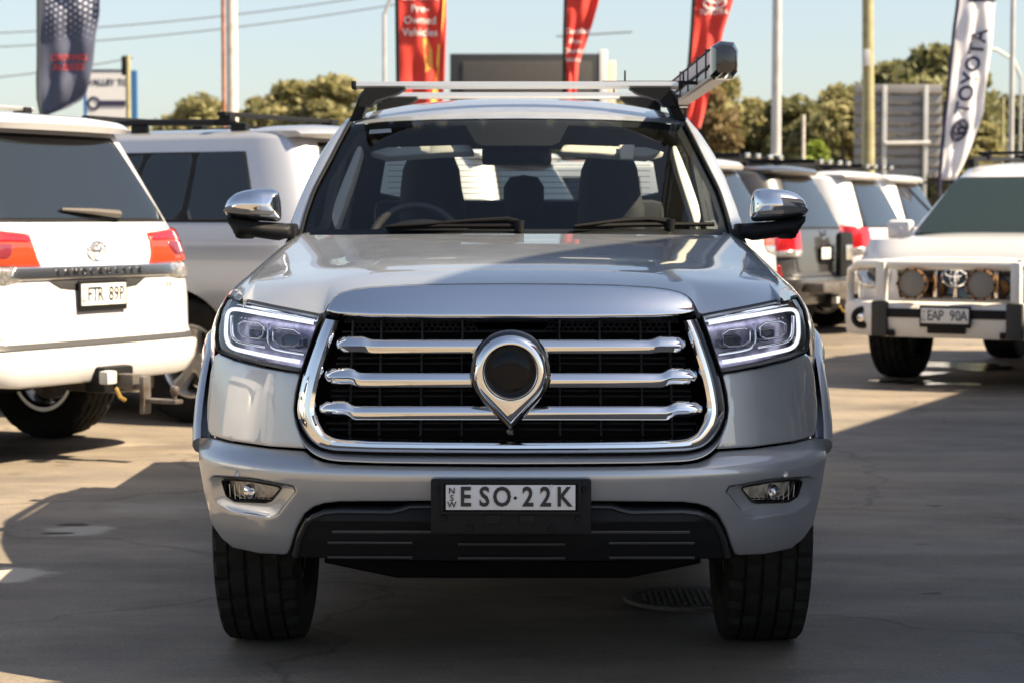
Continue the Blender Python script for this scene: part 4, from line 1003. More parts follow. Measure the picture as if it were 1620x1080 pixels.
    def wiper(s):
        zb = 1.225 if s.H < 1.86 else 1.31
        p, q = s.pt(.30, zb, True), s.pt(-.22, zb + .03, True); w = link("rear_wiper", tube([p + Vector((0, -.03, .01)), p * .5 + q * .5 + Vector((0, -.04, .01)), q + Vector((0, -.02, .005))], [.022, .016, .008], 8), mat("wiper_grey", (.10, .09, .08), .5), s.o)
        link("pivot", xf(lathe([(-.03, 0), (-.03, .02), (.02, .025)], 12, 'Y'), Matrix.Translation(p)), BLACK, w)
    def plate(s, txt, S0=0., z=.92, off=.02, w=.372, h=.134, side=None, front=False):
        up_ = .0
        c = s.pt(S0, z) if not front else Vector((0, s.L, z)); y = c.y - off if not front else c.y + off; sg = -1 if not front else 1
        pl = link("number_plate", box((0, y, z), (w + .03, .014, h + .03), .004), BLACK, s.o)
        link("plate_face", box((0, y + sg * .008, z + .006), (w, .006, h - .02), .001), mat("plate_bright", (.72, .72, .70), .4), pl)
        n = len(txt)
        for i, ch in enumerate(txt):
            if ch == ' ': continue
            me = text_mesh(ch, h * .82, .003, 'CENTER', 1, .0008); me.transform(Matrix.Diagonal((.78, 1, 1, 1))); me.transform(Matrix.Rotation(R(90), 4, 'X'))
            if front: me.transform(Matrix.Rotation(math.pi, 4, 'Z'))
            x = (-w * .5 + .045 + (w - .06) * (i + .5) / n) * (1 if not front else -1)
            me.transform(Matrix.Translation((x, y + sg * .0115, z + .004))); link("lettering", me, INK, pl)
        for k, ch in enumerate("NSW"):
            me = text_mesh(ch, h * .24, .002, 'CENTER'); me.transform(Matrix.Rotation(R(90), 4, 'X'))
            if front: me.transform(Matrix.Rotation(math.pi, 4, 'Z'))
            me.transform(Matrix.Translation(((-w * .5 + .02) * (1 if not front else -1), y + sg * .0115, z + .035 - k * .032))); link("lettering", me, INK, pl)
        return pl
    def emblem(s, S0, z, w=.15, front=False, y=None):
        """oval badge made of three loops"""
        yy = y if y is not None else s.pt(S0, z).y - .012
        def el(a, b, cz, r=.007): return [(a * math.cos(t), 0, cz + b * math.sin(t)) for t in np.linspace(0, 2 * math.pi, 33)]
        ms_ = [tube(el(w / 2, w * .34, 0), w * .035, 6, False), tube(el(w * .16, w * .31, 0), w * .03, 6, False), tube(el(w * .36, w * .13, w * .17), w * .03, 6, False)]
        e = merge(*ms_); e.transform(Matrix.Translation((s.pt(S0, z).x if y is None else 0, yy, z))); return link("emblem", e, CHROME, s.o)
    def towbar(s):
        t = link("tow_bar", box((0, .0, .44), (.25, .14, .14), .02), BLACK, s.o)
        link("receiver", box((0, -.10, .43), (.08, .18, .08), .008), STEEL, t); link("tongue", box((0, -.24, .36), (.065, .03, .20), .006), STEEL, t)
        link("drawbar", box((.02, -.34, .33), (.07, .22, .022), .006), STEEL, t); link("tow_ball", xf(lathe([(-.02, .012), (.0, .012), (.008, .02), (.03, .026), (.05, .02), (.058, 0)], 14, 'Z'), Matrix.Translation((.02, -.42, .36))), STEEL, t)
        link("trailer_plug", box((-.16, -.12, .46), (.08, .06, .07), .01), mat("plug_white", (.5, .5, .48), .6), t); link("shackle", tube([(-.13, -.15, .40), (-.15, -.19, .36), (-.12, -.2, .34)], .012, 6), mat("brass", (.5, .33, .10), .4, .8), t)
    def tall_lights(s):
        for sg in (-1, 1):
            a, b = s.A, s.B
            lamp = s.pan("tail_light", [(sg * (a - .02), 1.19), (sg * (a + b + .02), 1.22), (sg * (a + b + .06), 1.10), (sg * (a + b + .02), .93), (sg * (a + .02), .90), (sg * (a - .05), .98)], RED, .018, False, .04, (.02, .012), .02)
            s.pan("lamp_surround", [(sg * (a + b - .02), 1.235), (sg * (a + b + .09), 1.235), (sg * (a + b + .10), 1.06), (sg * (a + b + .26), .88), (sg * (a + b - .1), .87)], BLACKG, .010, False, .05, (.02, .01), .02, lamp)
            s.pan("reverse_lamp", [(sg * (a - .04), .985), (sg * (a + b), .955), (sg * (a + b), .91), (sg * (a), .905)], CLEARL, .021, False, .04, (.01, .006), .02, lamp)
    def wide_lights(s, wr=0.):
        for sg in (-1, 1):
            a, b = s.A, s.B
            lamp = s.pan("tail_light", [(sg * (a - .24), 1.09), (sg * (a - .19), 1.215), (sg * (a + .08), 1.235), (sg * (a + b * .9 - wr * .6), 1.25), (sg * (a + b + .10 - wr), 1.20), (sg * (a + b + .16 - wr), 1.09), (sg * (a + b + .1 - wr), 1.055), (sg * (a - .27), 1.045)], ORANGE, .020, False, .04, (.02, .012), .02)
            s.pan("red_band", [(sg * (a - .20), 1.165), (sg * (a - .185), 1.205), (sg * (a + .08), 1.225), (sg * (a + b * .9 - wr * .6), 1.24), (sg * (a + b + .09 - wr), 1.19), (sg * (a + b - wr), 1.16), (sg * a, 1.17)], RED, .024, False, .04, (.01, .006), .01, lamp)
            s.pan("inner_lens", [(sg * (a - .02), 1.085), (sg * (a - .06), 1.16), (sg * (a + b * .8 - wr * .5), 1.17), (sg * (a + b - wr), 1.10), (sg * (a + .1), 1.09)], mat("dark_red_lens", (.16, .02, .03), .15, 0, 1), .024, False, .04, (.01, .006), .01, lamp)
            s.pan("reverse_lamp", [(sg * (a - .27), 1.04), (sg * (a + b + .12 - wr), 1.05), (sg * (a + b + .10 - wr), .965), (sg * (a), .955), (sg * (a - .18), .98)], CLEARL, .016, False, .04, (.015, .01), .02, lamp)
    def rear_trim(s, step=True):
        a, b = s.A, s.B; d = .085 if s.H > 1.86 else 0
        s.pan("tailgate", [(-a - .05, .745 - d), (-a - .12, 1.18), (a + .12, 1.18), (a + .05, .745 - d)], s.paint, .006, False, .06, (.012, .008), .02)
        if step: s.pan("bumper_step", [(-a - .16, .705 - d), (-a - .16, .742 - d), (a + .16, .742 - d), (a + .16, .705 - d)], WTRIM, .008, False, .05, (.006, .006), .02)
        s.pan("rear_bumper", [(-a - b - .25, .50), (-a - b - .28, .70 - d), (a + b + .28, .70 - d), (a + b + .25, .50), (a, .43), (-a, .43)], s.paint, .016, False, .06, (.02, .014), .02)
        for sg in (-1, 1): s.pan("bumper_reflector", [(sg * (a + b * .62), .715 - d), (sg * (a + b + .04), .72 - d), (sg * (a + b + .04), .83 - d), (sg * (a + b * .62), .825 - d)], RED, .016, False, .03, (.006, .004), .02)
    def rack(s):
        """flat steel roof basket with upright jerry-can holders"""
        r = link("roof_basket", merge(*[box((x, 1.6, s.H + .10), (.03, 1.7, .05), .005) for x in (-.62, .62)] + [box((0, y, s.H + .09), (1.26, .05, .022), .004) for y in np.linspace(.8, 2.4, 9)]), BLACK, s.o)
        for x in (-.45, -.15, .2, .5): link("work_light", box((x, .74, s.H + .10), (.10, .03, .05), .008), CLEARL, r)
        return r

PSI = R(62); HD = Vector((-math.sin(PSI), math.cos(PSI), 0)); RD = Vector((math.cos(PSI), math.sin(PSI), 0))
GRP = "wagons parked in the angled row"
# -- white wagon at the left edge
C0 = Vector((-2.17, 11.33, 0))
w = Wagon("white_wagon", "white four-wheel-drive wagon with tow bar, rear end at left edge", "car", C0, HD, WHITE, 4.95, .99, 1.87, GRP)
w.rear_trim(); w.rear_glass(1.70, 1.29); w.side_glass(); w.windscreen(); w.wide_lights(); w.spoiler(); w.rails((1.1,), False); w.mirrors(); w.wiper(); w.towbar()
gs = w.pan("chrome_strip", [(-w.A + .02, .99), (-w.A + .06, 1.045), (w.A - .06, 1.045), (w.A - .02, .99), (w.A - .1, .975), (-w.A + .1, .975)], mat('brushed_chrome', (.8, .8, .8), .22, 1.0), .022, False, .04, (.008, .008), .02)
for i, ch in enumerate("LANDCRUISER"):
    me = text_mesh(ch, .05, .004, 'CENTER', 1, .0006); me.transform(Matrix.Rotation(R(90), 4, 'X')); x = -.34 + i * .068
    me.transform(Matrix.Translation((x, w.pt(x, 1.015).y - .026, 1.012))); link("lettering", me, INK, gs)
w.pan("plate_recess", [(-.42, .972), (.42, .972), (.32, .925), (.14, .91), (-.14, .91), (-.32, .925)], WTRIM, .009, False, .05, (.004, .004), .01)
w.plate("FTR 89P", 0, .885, .022); w.emblem(0, 1.12, .155)
me = text_mesh("VX", .045, .004); me.transform(Matrix.Rotation(R(90), 4, 'X')); me.transform(Matrix.Translation((.62, w.pt(.62, .93).y - .012, .93))); link("lettering", me, CHROME, w.o)
link("exhaust_shield", box((.55, .45, .38), (.35, .4, .12), .03), STEEL, w.o); link("spare_wheel_cover", xf(lathe([(0, 0), (-.04, .25), (.0, .33), (.12, .34)], 30, 'Z'), Matrix.Translation((-.15, .75, .40))), DARK, w.o)
# -- silver wagon next to it
C1 = C0 + Vector((1.316 + .19, 2.43 - .10, 0))
w = Wagon("silver_wagon", "pale silver wagon with black roof bars beside the white wagon", "car", C1, HD, SILV2, 4.95, .98, 1.90, GRP)
w.rear_trim(); w.rear_glass(1.70, 1.29); w.side_glass(); w.windscreen(); w.wide_lights(.22); w.spoiler(); w.rails((1.0, 2.1)); w.mirrors(); w.emblem(0, 1.12, .155); w.plate("DKT 46V"[:0] or "", 0, .885, .022)
# -- two behind the ute
C2 = Vector((.42, 16.2, 0))
w = Wagon("white_wagon", "white wagon with rear spoiler seen through the ute's rear window", "car", C2, HD, WHITE, 4.85, .96, 1.84, GRP)
w.rear_trim(); w.rear_glass(); w.side_glass(quarter=True); w.windscreen(); w.tall_lights(); w.spoiler(); w.mirrors(); w.plate("", 0, .885, .022)
C3 = Vector((2.16, 18.8, 0))
w = Wagon("white_wagon", "white wagon behind the ute's chrome mirror on the right", "car", C3, HD, WHITE, 4.85, .96, 1.84, GRP)
w.rear_trim(); w.rear_glass(); w.side_glass(quarter=True); w.windscreen(); w.wide_lights(); w.spoiler(); w.mirrors()
# -- grey wagon with spare wheel carrier
C4 = Vector((3.28, 21.75, 0))
w = Wagon("grey_wagon", "dark grey wagon with red tail lights and tow ball, behind the right mirror", "car", C4, HD, GREYP, 4.8, .94, 1.84, GRP)
w.rear_trim(); w.rear_glass(); w.side_glass(quarter=True); w.windscreen(); w.tall_lights(); w.spoiler(); w.mirrors(); w.towbar(); w.plate("", .0, .93, .03); w.emblem(0, 1.13, .15); w.rails((1.2, 2.0)); w.rack()
link("step_bumper", box((0, -.10, .60), (1.5, .20, .10), .02), STEEL, w.o)
sw = link("spare_wheel_carrier", box((.30, -.05, .92), (.40, .08, .46), .05), BLACK, w.o); link("carrier_plate", box((.30, -.10, .94), (.20, .02, .16), .01), CLEARL, sw)
# -- white wagons further right
C5 = Vector((4.38, 24.1, 0))
w = Wagon("white_wagon", "white wagon with black quarter window, right of the grey wagon", "car", C5, HD, WHITE, 4.8, .94, 1.84, GRP)
w.rear_trim(); w.rear_glass(); w.side_glass(quarter=True); w.windscreen(); w.tall_lights(); w.spoiler(); w.mirrors(); w.rails((1.2, 2.0)); w.rack()
C6 = Vector((5.28, 26.3, 0))
w = Wagon("white_wagon", "farthest white wagon of the row, half hidden behind the bull-bar wagon", "car", C6, HD, WHITE, 4.8, .94, 1.84, GRP)
w.rear_trim(); w.rear_glass(); w.side_glass(quarter=True); w.windscreen(); w.tall_lights(); w.spoiler(); w.mirrors(); w.rails((1.2, 2.0)); w.rack()
# -- white wagon with bull bar, facing the camera
PHI = R(31); HF = Vector((-math.sin(PHI), -math.cos(PHI), 0)); FC = Vector((3.40, 16.12, 0))
w = Wagon("bull_bar_wagon", "white wagon with white steel bull bar and two round driving lights", "car", FC - HF * 4.78, HF, WHITE, 4.78, .95, 1.80, None, RIM_W2, TY_M, 1.05, 2.80, .17, .22)
w.rear_trim(); w.rear_glass(); w.side_glass(); w.windscreen(glass("green_screen_glass", (.10, .13, .12), 1.0, 0, 1.5) if False else mat('green_tint_glass', (.018, .028, .025), .03, 0, .2, .6)); w.wide_lights(); w.mirrors(); w.rails((1.2, 2.3))
L = w.L
link("grille", panel([(-.46, .68), (-.50, .94), (.50, .94), (.46, .68)], lambda Q: np.stack([Q[:, 0], L - .02 - .06 * Q[:, 0] ** 2 - (Q[:, 1] - .8) * .15, Q[:, 1]], 1), .06, (.01, .01), .03, .02, (), (0, 1, 0)), BLACKG, w.o)
for k in range(5): link("grille_bar", box((-.32 + k * .16, L + .02, .81), (.03, .02, .24), .005), CHROME, w.o)
w.emblem(0, .845, .20, y=L + .045)
for sg in (-1, 1):
    hlp = link("headlight", panel(rounded([(sg * .54, .75), (sg * .54, .94), (sg * .78, .96), (sg * .86, .87), (sg * .80, .75)], 1), lambda Q: np.stack([Q[:, 0], L - .02 - .16 * (np.abs(Q[:, 0]) - .4) - (Q[:, 1] - .8) * .2, Q[:, 1]], 1), .05, (.02, .012), .03, .03, (), (0, 1, 0)), CLEARL, w.o)
    link("reflector_bowl", xf(lathe([(.03, 0), (.025, .04), (.045, .06), (.02, .066)], 20, 'Y'), Matrix.Translation((sg * .66, L - .03, .86))), PROJ, hlp)
BB = mat("white_steel", (.70, .69, .66), .4, 0, .4); yb = L + .20
bb = link("bull_bar", loft([[(x, yb + dy - .95 * max(0, abs(x) - .50) ** 1.3, z) for z, dy in ((.42, -.10), (.39, -.02), (.42, .0), (.50, .02), (.60, .03), (.645, .0), (.66, -.08))] for x in np.linspace(-.95, .95, 33)], False, False, 40), BB, w.o)
def bbx(x): return yb - .95 * max(0, abs(x) - .50) ** 1.3
link("top_tube", tube([(x, bbx(x) - .02, .945) for x in np.linspace(-.52, .52, 9)], .040, 10), BB, bb)
link("centre_channel", box((0, yb + .026, .575), (.96, .02, .07), .006), BLACK, bb)
link("winch_opening", box((0, yb + .022, .46), (.30, .02, .07), .006), BLACK, bb)
for sg in (-1, 1):
    link("upright", box((sg * .53, bbx(.53) + .0, .79), (.075, .085, .36), .014), BB, bb)
    link("buffer", box((sg * .53, bbx(.53) + .035, .53), (.13, .06, .27), .02), mat("buffer_rubber", (.035, .035, .034), .7), bb)
    link("wing_loop", tube([(sg * .55, bbx(.55) - .02, .945), (sg * .80, bbx(.80) - .02, .94), (sg * .92, bbx(.92) - .05, .89), (sg * .96, bbx(.96) - .10, .79), (sg * .96, bbx(.96) - .10, .62)], .033, 10), BB, bb)
    fgl = link("fog_lamp", xf(lathe([(.04, 0), (.035, .045), (.05, .055), (.045, .085), (.0, .09)], 20, 'Y'), Matrix.Translation((sg * .73, bbx(.73) + .0, .525))), BLACK, bb)
    link("lens", xf(lathe([(.06, 0), (.055, .03), (.045, .042)], 16, 'Y'), Matrix.Translation((sg * .73, bbx(.73) + .0, .525))), CHROME, fgl) if False else None
    link("fog_lens", xf(lathe([(.062, 0), (.056, .03), (.040, .042)], 16, 'Y'), Matrix.Translation((sg * .73, bbx(.73) + .0, .525))), CHROME, bb)
    dl = link("driving_light", xf(lathe([(-.08, .05), (-.06, .10), (.0, .118), (.03, .118), (.035, .108), (.02, .104)], 28, 'Y'), Matrix.Translation((sg * .27 + .0, yb + .02, .80))), mat("lamp_rim", (.30, .16, .06), .4, .3), w.o)
    link("lamp_cover", xf(lathe([(.028, 0), (.026, .06), (.018, .106)], 28, 'Y'), Matrix.Translation((sg * .27, yb + .02, .80))), mat("lamp_cover_grey", (.22, .205, .18), .5), dl)
    for k in range(10):
        t = k * math.pi / 5; link("rim_bolt", box((sg * .27 + .113 * math.cos(t), yb + .05, .80 + .113 * math.sin(t)), (.018, .02, .018), .003), BLACK, dl)
    link("tow_hook", box((sg * .44, yb + .01, .42), (.05, .05, .05), .01), BLACK, bb)
pl = w.plate("EAP 90A", 0, .555, yb + .05 - L, .372, .134, None, True)
link("aerial", tube([(-.50, bbx(.5), 1.08), (-.50, bbx(.5) - .02, 2.0)], .006, 6), BLACK, bb) if False else None

# -- one more wagon outside the frame on the left; the ute's paint mirrors them
def copy_tree(o, parent=None):
    c = o.copy(); COL.objects.link(c); c.parent = parent
    for ch in list(o.children): copy_tree(ch, c)
    return c
src = [o for o in COL.objects if o.get("label", "").startswith("white wagon with black quarter")][0]
for (x, y, rz, lab) in ((-7.2, 4.4, R(-62), "white wagon just outside the frame at left, mirrored in the ute's corner"),):
    c = copy_tree(src); c.location = (x, y, 0); c.rotation_euler = (0, 0, rz); c["label"] = lab; c["group"] = "wagons beside the camera"

# ================================================================== FLAGS, SIGNS, POLES
def cloth_mat(name, col, col2=None):
    m = mat(name, col, .75, noise=(2.2, col2 or tuple(c * .8 for c in col), .35, .7))
    b = m.node_tree.nodes["Principled BSDF"]
    b.inputs["Sheen Weight"].default_value = .2
    # thin cloth lets some light through
    n, l = m.node_tree.nodes, m.node_tree.links; t = n.new("ShaderNodeBsdfTranslucent"); mx = n.new("ShaderNodeMixShader"); mx.inputs[0].default_value = .25
    t.inputs[0].default_value = (*col, 1); out = n["Material Output"]
    l.new(b.outputs[0], mx.inputs[1]); l.new(t.outputs[0], mx.inputs[2]); l.new(mx.outputs[0], out.inputs[0]); return m
class Flag:
    """feather flag: rows traced as (y, x left, x right) at a given distance, with folds; pole on its left edge"""
    def __init__(s, name, label, rows, Y, m, seed, pole=BLACK, amp=.05, group=None):
        s.rows, s.Y, s.amp, s.seed = rows, Y, amp, seed
        b = P(rows[-1][1], rows[-1][0], Y); s.o = empty(name, (b.x, Y, 0)); tag(s.o, label, "flag", group); s.b = b
        N, M = 60, 24; V = []
        ys = np.linspace(rows[0][0], rows[-1][0], N)
        for y in ys: V += [s.at(u, y) for u in np.linspace(0, 1, M)]
        F = [(i * M + j, i * M + j + 1, (i + 1) * M + j + 1, (i + 1) * M + j) for i in range(N - 1) for j in range(M - 1)]
        me = mesh(V, F); f = link("cloth", me, m, s.o)
        md = f.modifiers.new("thick", 'SOLIDIFY'); md.thickness = .004
        s.cloth = f
        pp = [Vector(s.at(-.01, y)) for y in np.linspace(rows[0][0], rows[-1][0], 14)]; last = pp[-1]
        pp.append(Vector((last.x, last.y, 0)) if True else last)
        link("pole", tube(pp, .024, 8), pole, s.o)
        link("base", box((pp[-1].x, pp[-1].y, .02), (.4, .4, .04), .01), BLACK, s.o)
    def at(s, u, y, off=0.):
        r = s.rows; ya = [q[0] for q in r]; xl = np.interp(y, ya, [q[1] for q in r]); xr = np.interp(y, ya, [q[2] for q in r])
        p = P(xl + (xr - xl) * u, y, s.Y)
        d = s.amp * min(1, max(0, u) * 2.5) * (math.sin(u * 7 + y * .045 + s.seed) + .6 * math.sin(u * 13 - y * .03 + 2 * s.seed) + .3 * math.sin(y * .11 + u * 4))
        return (p.x - s.b.x, p.y - s.Y + d - off, p.z)
    def text(s, txt, u, y, size, m, rot=0., spacing=1., shear=0.):
        """size in pixels of the photograph's frame"""
        me = text_mesh(txt, size, .0, 'CENTER', spacing, size * (.012 if size < 30 else .022)); r = s.rows; ya = [q[0] for q in r]; V = []
        for v in me.vertices:
            a, b_ = v.co.x, -v.co.y; a, b_ = a * math.cos(rot) - b_ * math.sin(rot), a * math.sin(rot) + b_ * math.cos(rot)
            yy = y + b_; w_ = np.interp(yy, ya, [q[2] - q[1] for q in r]); v.co = s.at(u + (a + shear * b_) / w_, yy, .012)
        me.update(); return link("lettering", me, m, s.cloth)
    def loops(s, u, y, w_, h_, m, th, rot=0.):
        ms_ = []
        for a, b_, cy in ((w_ / 2, h_ / 2, 0), (w_ * .17, h_ * .46, 0), (w_ * .37, h_ * .2, -h_ * .24)):
            pts = []
            for t in np.linspace(0, 2 * math.pi, 33):
                X_, Y_ = a * math.cos(t), cy + b_ * math.sin(t); X_, Y_ = X_ * math.cos(rot) - Y_ * math.sin(rot), X_ * math.sin(rot) + Y_ * math.cos(rot)
                r = s.rows; wd = np.interp(y + Y_, [q[0] for q in r], [q[2] - q[1] for q in r]); pts.append(s.at(u + X_ / wd, y + Y_, .012))
            ms_.append(tube(pts, th, 5, False))
        return link("emblem", merge(*ms_), m, s.cloth)
FWHITE = mat("print_white", (.75, .74, .73), .8); FRED = mat("print_red", (.55, .06, .07), .8); FNAVY = mat("print_navy", (.02, .022, .06), .8); FORNG = mat("print_orange", (.85, .33, .06), .8)
NAVY = cloth_mat("navy_cloth", (.075, .09, .155), (.09, .105, .17)); REDC = cloth_mat("red_cloth", (.74, .06, .04), (.62, .04, .03)); WHC = cloth_mat("white_cloth", (.80, .80, .84), (.72, .72, .78))
f = Flag("feather_flag", "navy feather flag with white dot pattern and red lettering", [(-170, 64, 150), (-60, 62, 158), (20, 62, 157), (60, 62, 152), (100, 62, 147), (130, 61, 141), (150, 61, 136), (160, 62, 128), (172, 63, 108), (184, 66, 72)], 24.0, NAVY, 1.3, mat("flag_sleeve", (.03, .04, .05), .8), .04)
f.text("DRIVING", .56, 92, 15, FRED); f.text("AUSSIES", .56, 107, 15, FRED)
dots = []
for i in range(11):
    for j in range(24):
        u = .13 + i * .080; y = -170 + j * 10.0 + 5 * (i % 2) + 8 * math.sin(u * 3.1); r_ = 2.3 * (1 - max(0, (y - 10)) / 70)
        if y > 66 or r_ < .4: continue
        p = [f.at(u + r_ / 90 * math.cos(t), y + r_ * math.sin(t), .008) for t in np.linspace(0, 2 * math.pi, 7)[:-1]]; dots.append(mesh(p, [tuple(range(6))], False))
o = link("dot_print", merge(*dots), mat("print_pale_blue", (.55, .57, .68), .8), f.cloth); o["kind"] = "stuff"
f = Flag("feather_flag", "broad red feather flag with orange flame print and white lettering", [(-190, 629, 690), (-60, 628, 706), (40, 629, 706), (120, 630, 704), (165, 631, 700), (190, 632, 690)], 26.0, REDC, .4, BLACK, .035)
for t_, y in (("Certified", -5), ("Pre-", 15), ("Owned", 33), ("Vehicles", 52)): f.text(t_, .46, y, 17, FWHITE)
for k, (pp, m_) in enumerate((([(.52, 62), (.60, 58), (.72, 80), (.74, 110), (.88, 128), (.80, 165), (.56, 165), (.60, 120)], FORNG), ([(.96, -40), (.995, -40), (.99, 60), (.96, 130), (.86, 165), (.80, 130), (.88, 90), (.92, 40)], FORNG), ([(.72, 165), (.80, 120), (.84, 70), (.88, 72), (.86, 130), (.84, 165)], mat("print_yellow", (.95, .55, .10), .8)))):
    sh = panel(pp, lambda Q: np.array([f.at(q[0], q[1], .008) for q in Q * (1, 1)]), 6, (0, 0), 0, 0, (), (0, -1, 0), skirt=False, eps=1e-4) if False else None
    q = resample([(a * 75, b) for a, b in pp], 5); V = [f.at(a / 75, b, .008 + .002 * k) for a, b in q]
    bm = bmesh.new(); vs = [bm.verts.new(v) for v in V]; bm.faces.new(vs); bmesh.ops.triangulate(bm, faces=bm.faces[:]); link("flame_print", bm_mesh(bm, False), m_, f.cloth)
f = Flag("feather_flag", "narrow red feather flag with white lettering between the crossbar and screen", [(-150, 898, 950), (-40, 896, 952), (0, 895, 948), (40, 894, 937), (70, 893, 927), (100, 893, 916), (165, 892, 910)], 30.0, REDC, 2.1, BLACK, .04)
for t_, y, sz in (("Certified", 50, 12), ("Pre-", 66, 12), ("Owned", 81, 11.5), ("Vehicles", 95, 9)): f.text(t_, .5, y, sz, FWHITE, 0, .95)
f = Flag("feather_flag", "red feather flag with white emblem behind the roof awning", [(-160, 1104, 1150), (-60, 1101, 1164), (0, 1098, 1160), (50, 1095, 1144), (100, 1091, 1134), (140, 1088, 1124), (205, 1084, 1108)], 28.0, REDC, 3.3, BLACK, .035)
f.text("TOYOTA", .56, 20, 11, FWHITE); f.loops(.54, 5, 34, 20, FWHITE, .012)
f = Flag("feather_flag", "white feather flag with dark vertical lettering and oval emblem", [(-110, 1525, 1580), (0, 1517, 1576), (40, 1511, 1572), (120, 1503, 1562), (180, 1497, 1555), (230, 1491, 1537), (262, 1489, 1525), (285, 1487, 1512)], 27.0, WHC, .9, FNAVY, .03)
f.text("TOYOTA", .56, 114, 32, FNAVY, R(-83), 1.05); f.loops(.46, 206, 32, 24, FNAVY, .022, R(-83)); f.text(" ", .5, 1, 10, FNAVY) if False else None
link("top_band", mesh([f.at(u, y, .010) for y in (-4, 3) for u in np.linspace(.25, 1, 10)], [(i, i + 1, 11 + i, 10 + i) for i in range(9)]), FNAVY, f.cloth)

def pole(name, label, cat, px, Y, wpx, m, top=-60, group=None, lean=0, taper=.85):
    b = P(px, HZ, Y); hw = wpx * Y / FPX / 2; zt = P(px, top, Y).z
    o = empty(name, (b.x, Y, 0)); tag(o, label, cat, group)
    link("shaft", tube([(0, 0, 0), (lean * .5, 0, zt * .5), (lean, 0, zt)], [hw, hw * (1 + taper) / 2, hw * taper], 14), m, o); return o
GALV = mat("galvanised_steel", (.50, .50, .49), .45, .4, noise=(3, (.42, .42, .42), .4, .6)); WPOLE = mat("weathered_white_paint", (.62, .58, .53), .6, noise=(8, (.48, .42, .36), .45, .7))
RUST = mat("rusty_steel", (.26, .10, .055), .8, noise=(6, (.40, .20, .13), .4, .7)); TIMBER = mat("treated_timber", (.34, .32, .17), .85, noise=(5, (.24, .21, .12), .35, .7), bump=(30, .4))
pole("painted_pole", "thick off-white pole behind the silver wagon", "pole", 369, 30, 20, WPOLE)
pole("rusty_pipe", "thin rusty pipe standing beside the off-white pole", "pipe", 355.5, 29.6, 7, RUST)
q = pole("light_pole", "tall grey steel light pole above the right mirror", "pole", 1227, 38, 17, GALV, -80)
link("base_flange", box((0, 0, .03), (.5, .5, .06), .01), GALV, q); link("door_cover", box((-.02, -.105, 2.2), (.09, .02, .5), .01), GALV, q)
q = pole("timber_pole", "greenish timber power pole in front of the grey sign back", "pole", 1376, 44, 20, TIMBER, -80, lean=-.1)
for dx, z0, z1 in ((-.16, 2.2, 4.6), (-.14, 4.6, 8.0)): link("cable_duct", tube([(dx, -.05, z0), (dx, -.05, z1)], .03, 6), mat("duct_yellow", (.45, .42, .25), .6), q)
link("meter_box", box((-.12, -.14, 4.6), (.14, .1, .35), .02), GALV, q)
def lamp_post(label, px, Y, wpx, top, arm):
    q = pole("street_light", label, "street light", px, Y, wpx, GALV, top, "street lights beyond the yard"); z = P(px, top, Y).z
    a = link("arm", tube([(0, 0, z - .1), (arm * .15, 0, z + .5), (arm * .5, 0, z + .85), (arm, 0, z + .95)], .05, 8), GALV, q); link("lamp_head", box((arm * 1.15, 0, z + .95), (abs(arm) * .4, .25, .12), .04), GALV, a); return q
lamp_post("slender curved street light left of the broad red flag", 609, 60, 7, 20, 1.4)
pole("white_flagpole", "white steel pole right of the white lettered flag", "pole", 1598, 34, 9, GALV, -60)
lamp_post("thin street light near the right edge", 1612, 70, 5, 120, -1.6)
pole("fence_post", "pale slim post among the trees right of the grey light pole", "post", 1270, 46, 6, WPOLE, 182)
pole("timber_pole", "short pale pole left of the white steel pole", "pole", 1584, 80, 6, TIMBER, 155)
q = pole("timber_pole", "pale green timber pole behind the navy flag's sign board", "pole", 205, 44, 9, TIMBER, 88, lean=.0)
link("insulator", box((-.08, 0, 4.45), (.1, .1, .4), .02), BLACK, q)
# sign board with two white panels
sb = empty("sign_board", (P(180, HZ, 46).x, 46, 0)); tag(sb, "white sign board on blue posts right of the navy flag", "sign")
BLUE = mat("blue_paint", (.03, .13, .32), .5); SGN = mat("sign_white", (.62, .62, .63), .6)
def sx(px): return P(px, HZ, 46).x - sb.location.x
def sz(py): return P(180, py, 46).z
for a, b_ in ((135, 140), (209, 219)): link("post", box(((sx(a) + sx(b_)) / 2, 0, sz(112) / 2), (sx(b_) - sx(a), .12, sz(112))), BLUE, sb)
pn = link("board", box(((sx(140) + sx(209)) / 2, 0, (sz(113) + sz(205)) / 2), (sx(209) - sx(140), .08, sz(113) - sz(205))), SGN, sb)
def sign_text(t, px, py, size, m, parent, ob, Y, face=.045):
    me = text_mesh(t, size * Y / FPX, .01, 'CENTER', 1, .004); me.transform(Matrix.Rotation(R(90), 4, 'X')); p = P(px, py, Y); me.transform(Matrix.Translation((p.x - ob.location.x, -face, p.z))); return link("lettering", me, m, parent)
sign_text("VALLEY TO", 172, 131, 13, FNAVY, pn, sb, 46)
link("blue_bar", box((sx(179), -.045, sz(164)), (sx(200) - sx(156), .02, .12)), FNAVY, pn); link("badge", xf(lathe([(-.05, .09), (-.06, .12), (-.05, .15)], 16, 'Y'), Matrix.Translation((sx(151), 0, sz(164)))), FNAVY, pn)
link("red_logo", box((sx(150), -.045, sz(196)), (.14, .02, .1)), FRED, pn); link("top_trim", box(((sx(140) + sx(209)) / 2, 0, sz(112)), (sx(209) - sx(140), .1, .04)), FNAVY, pn)
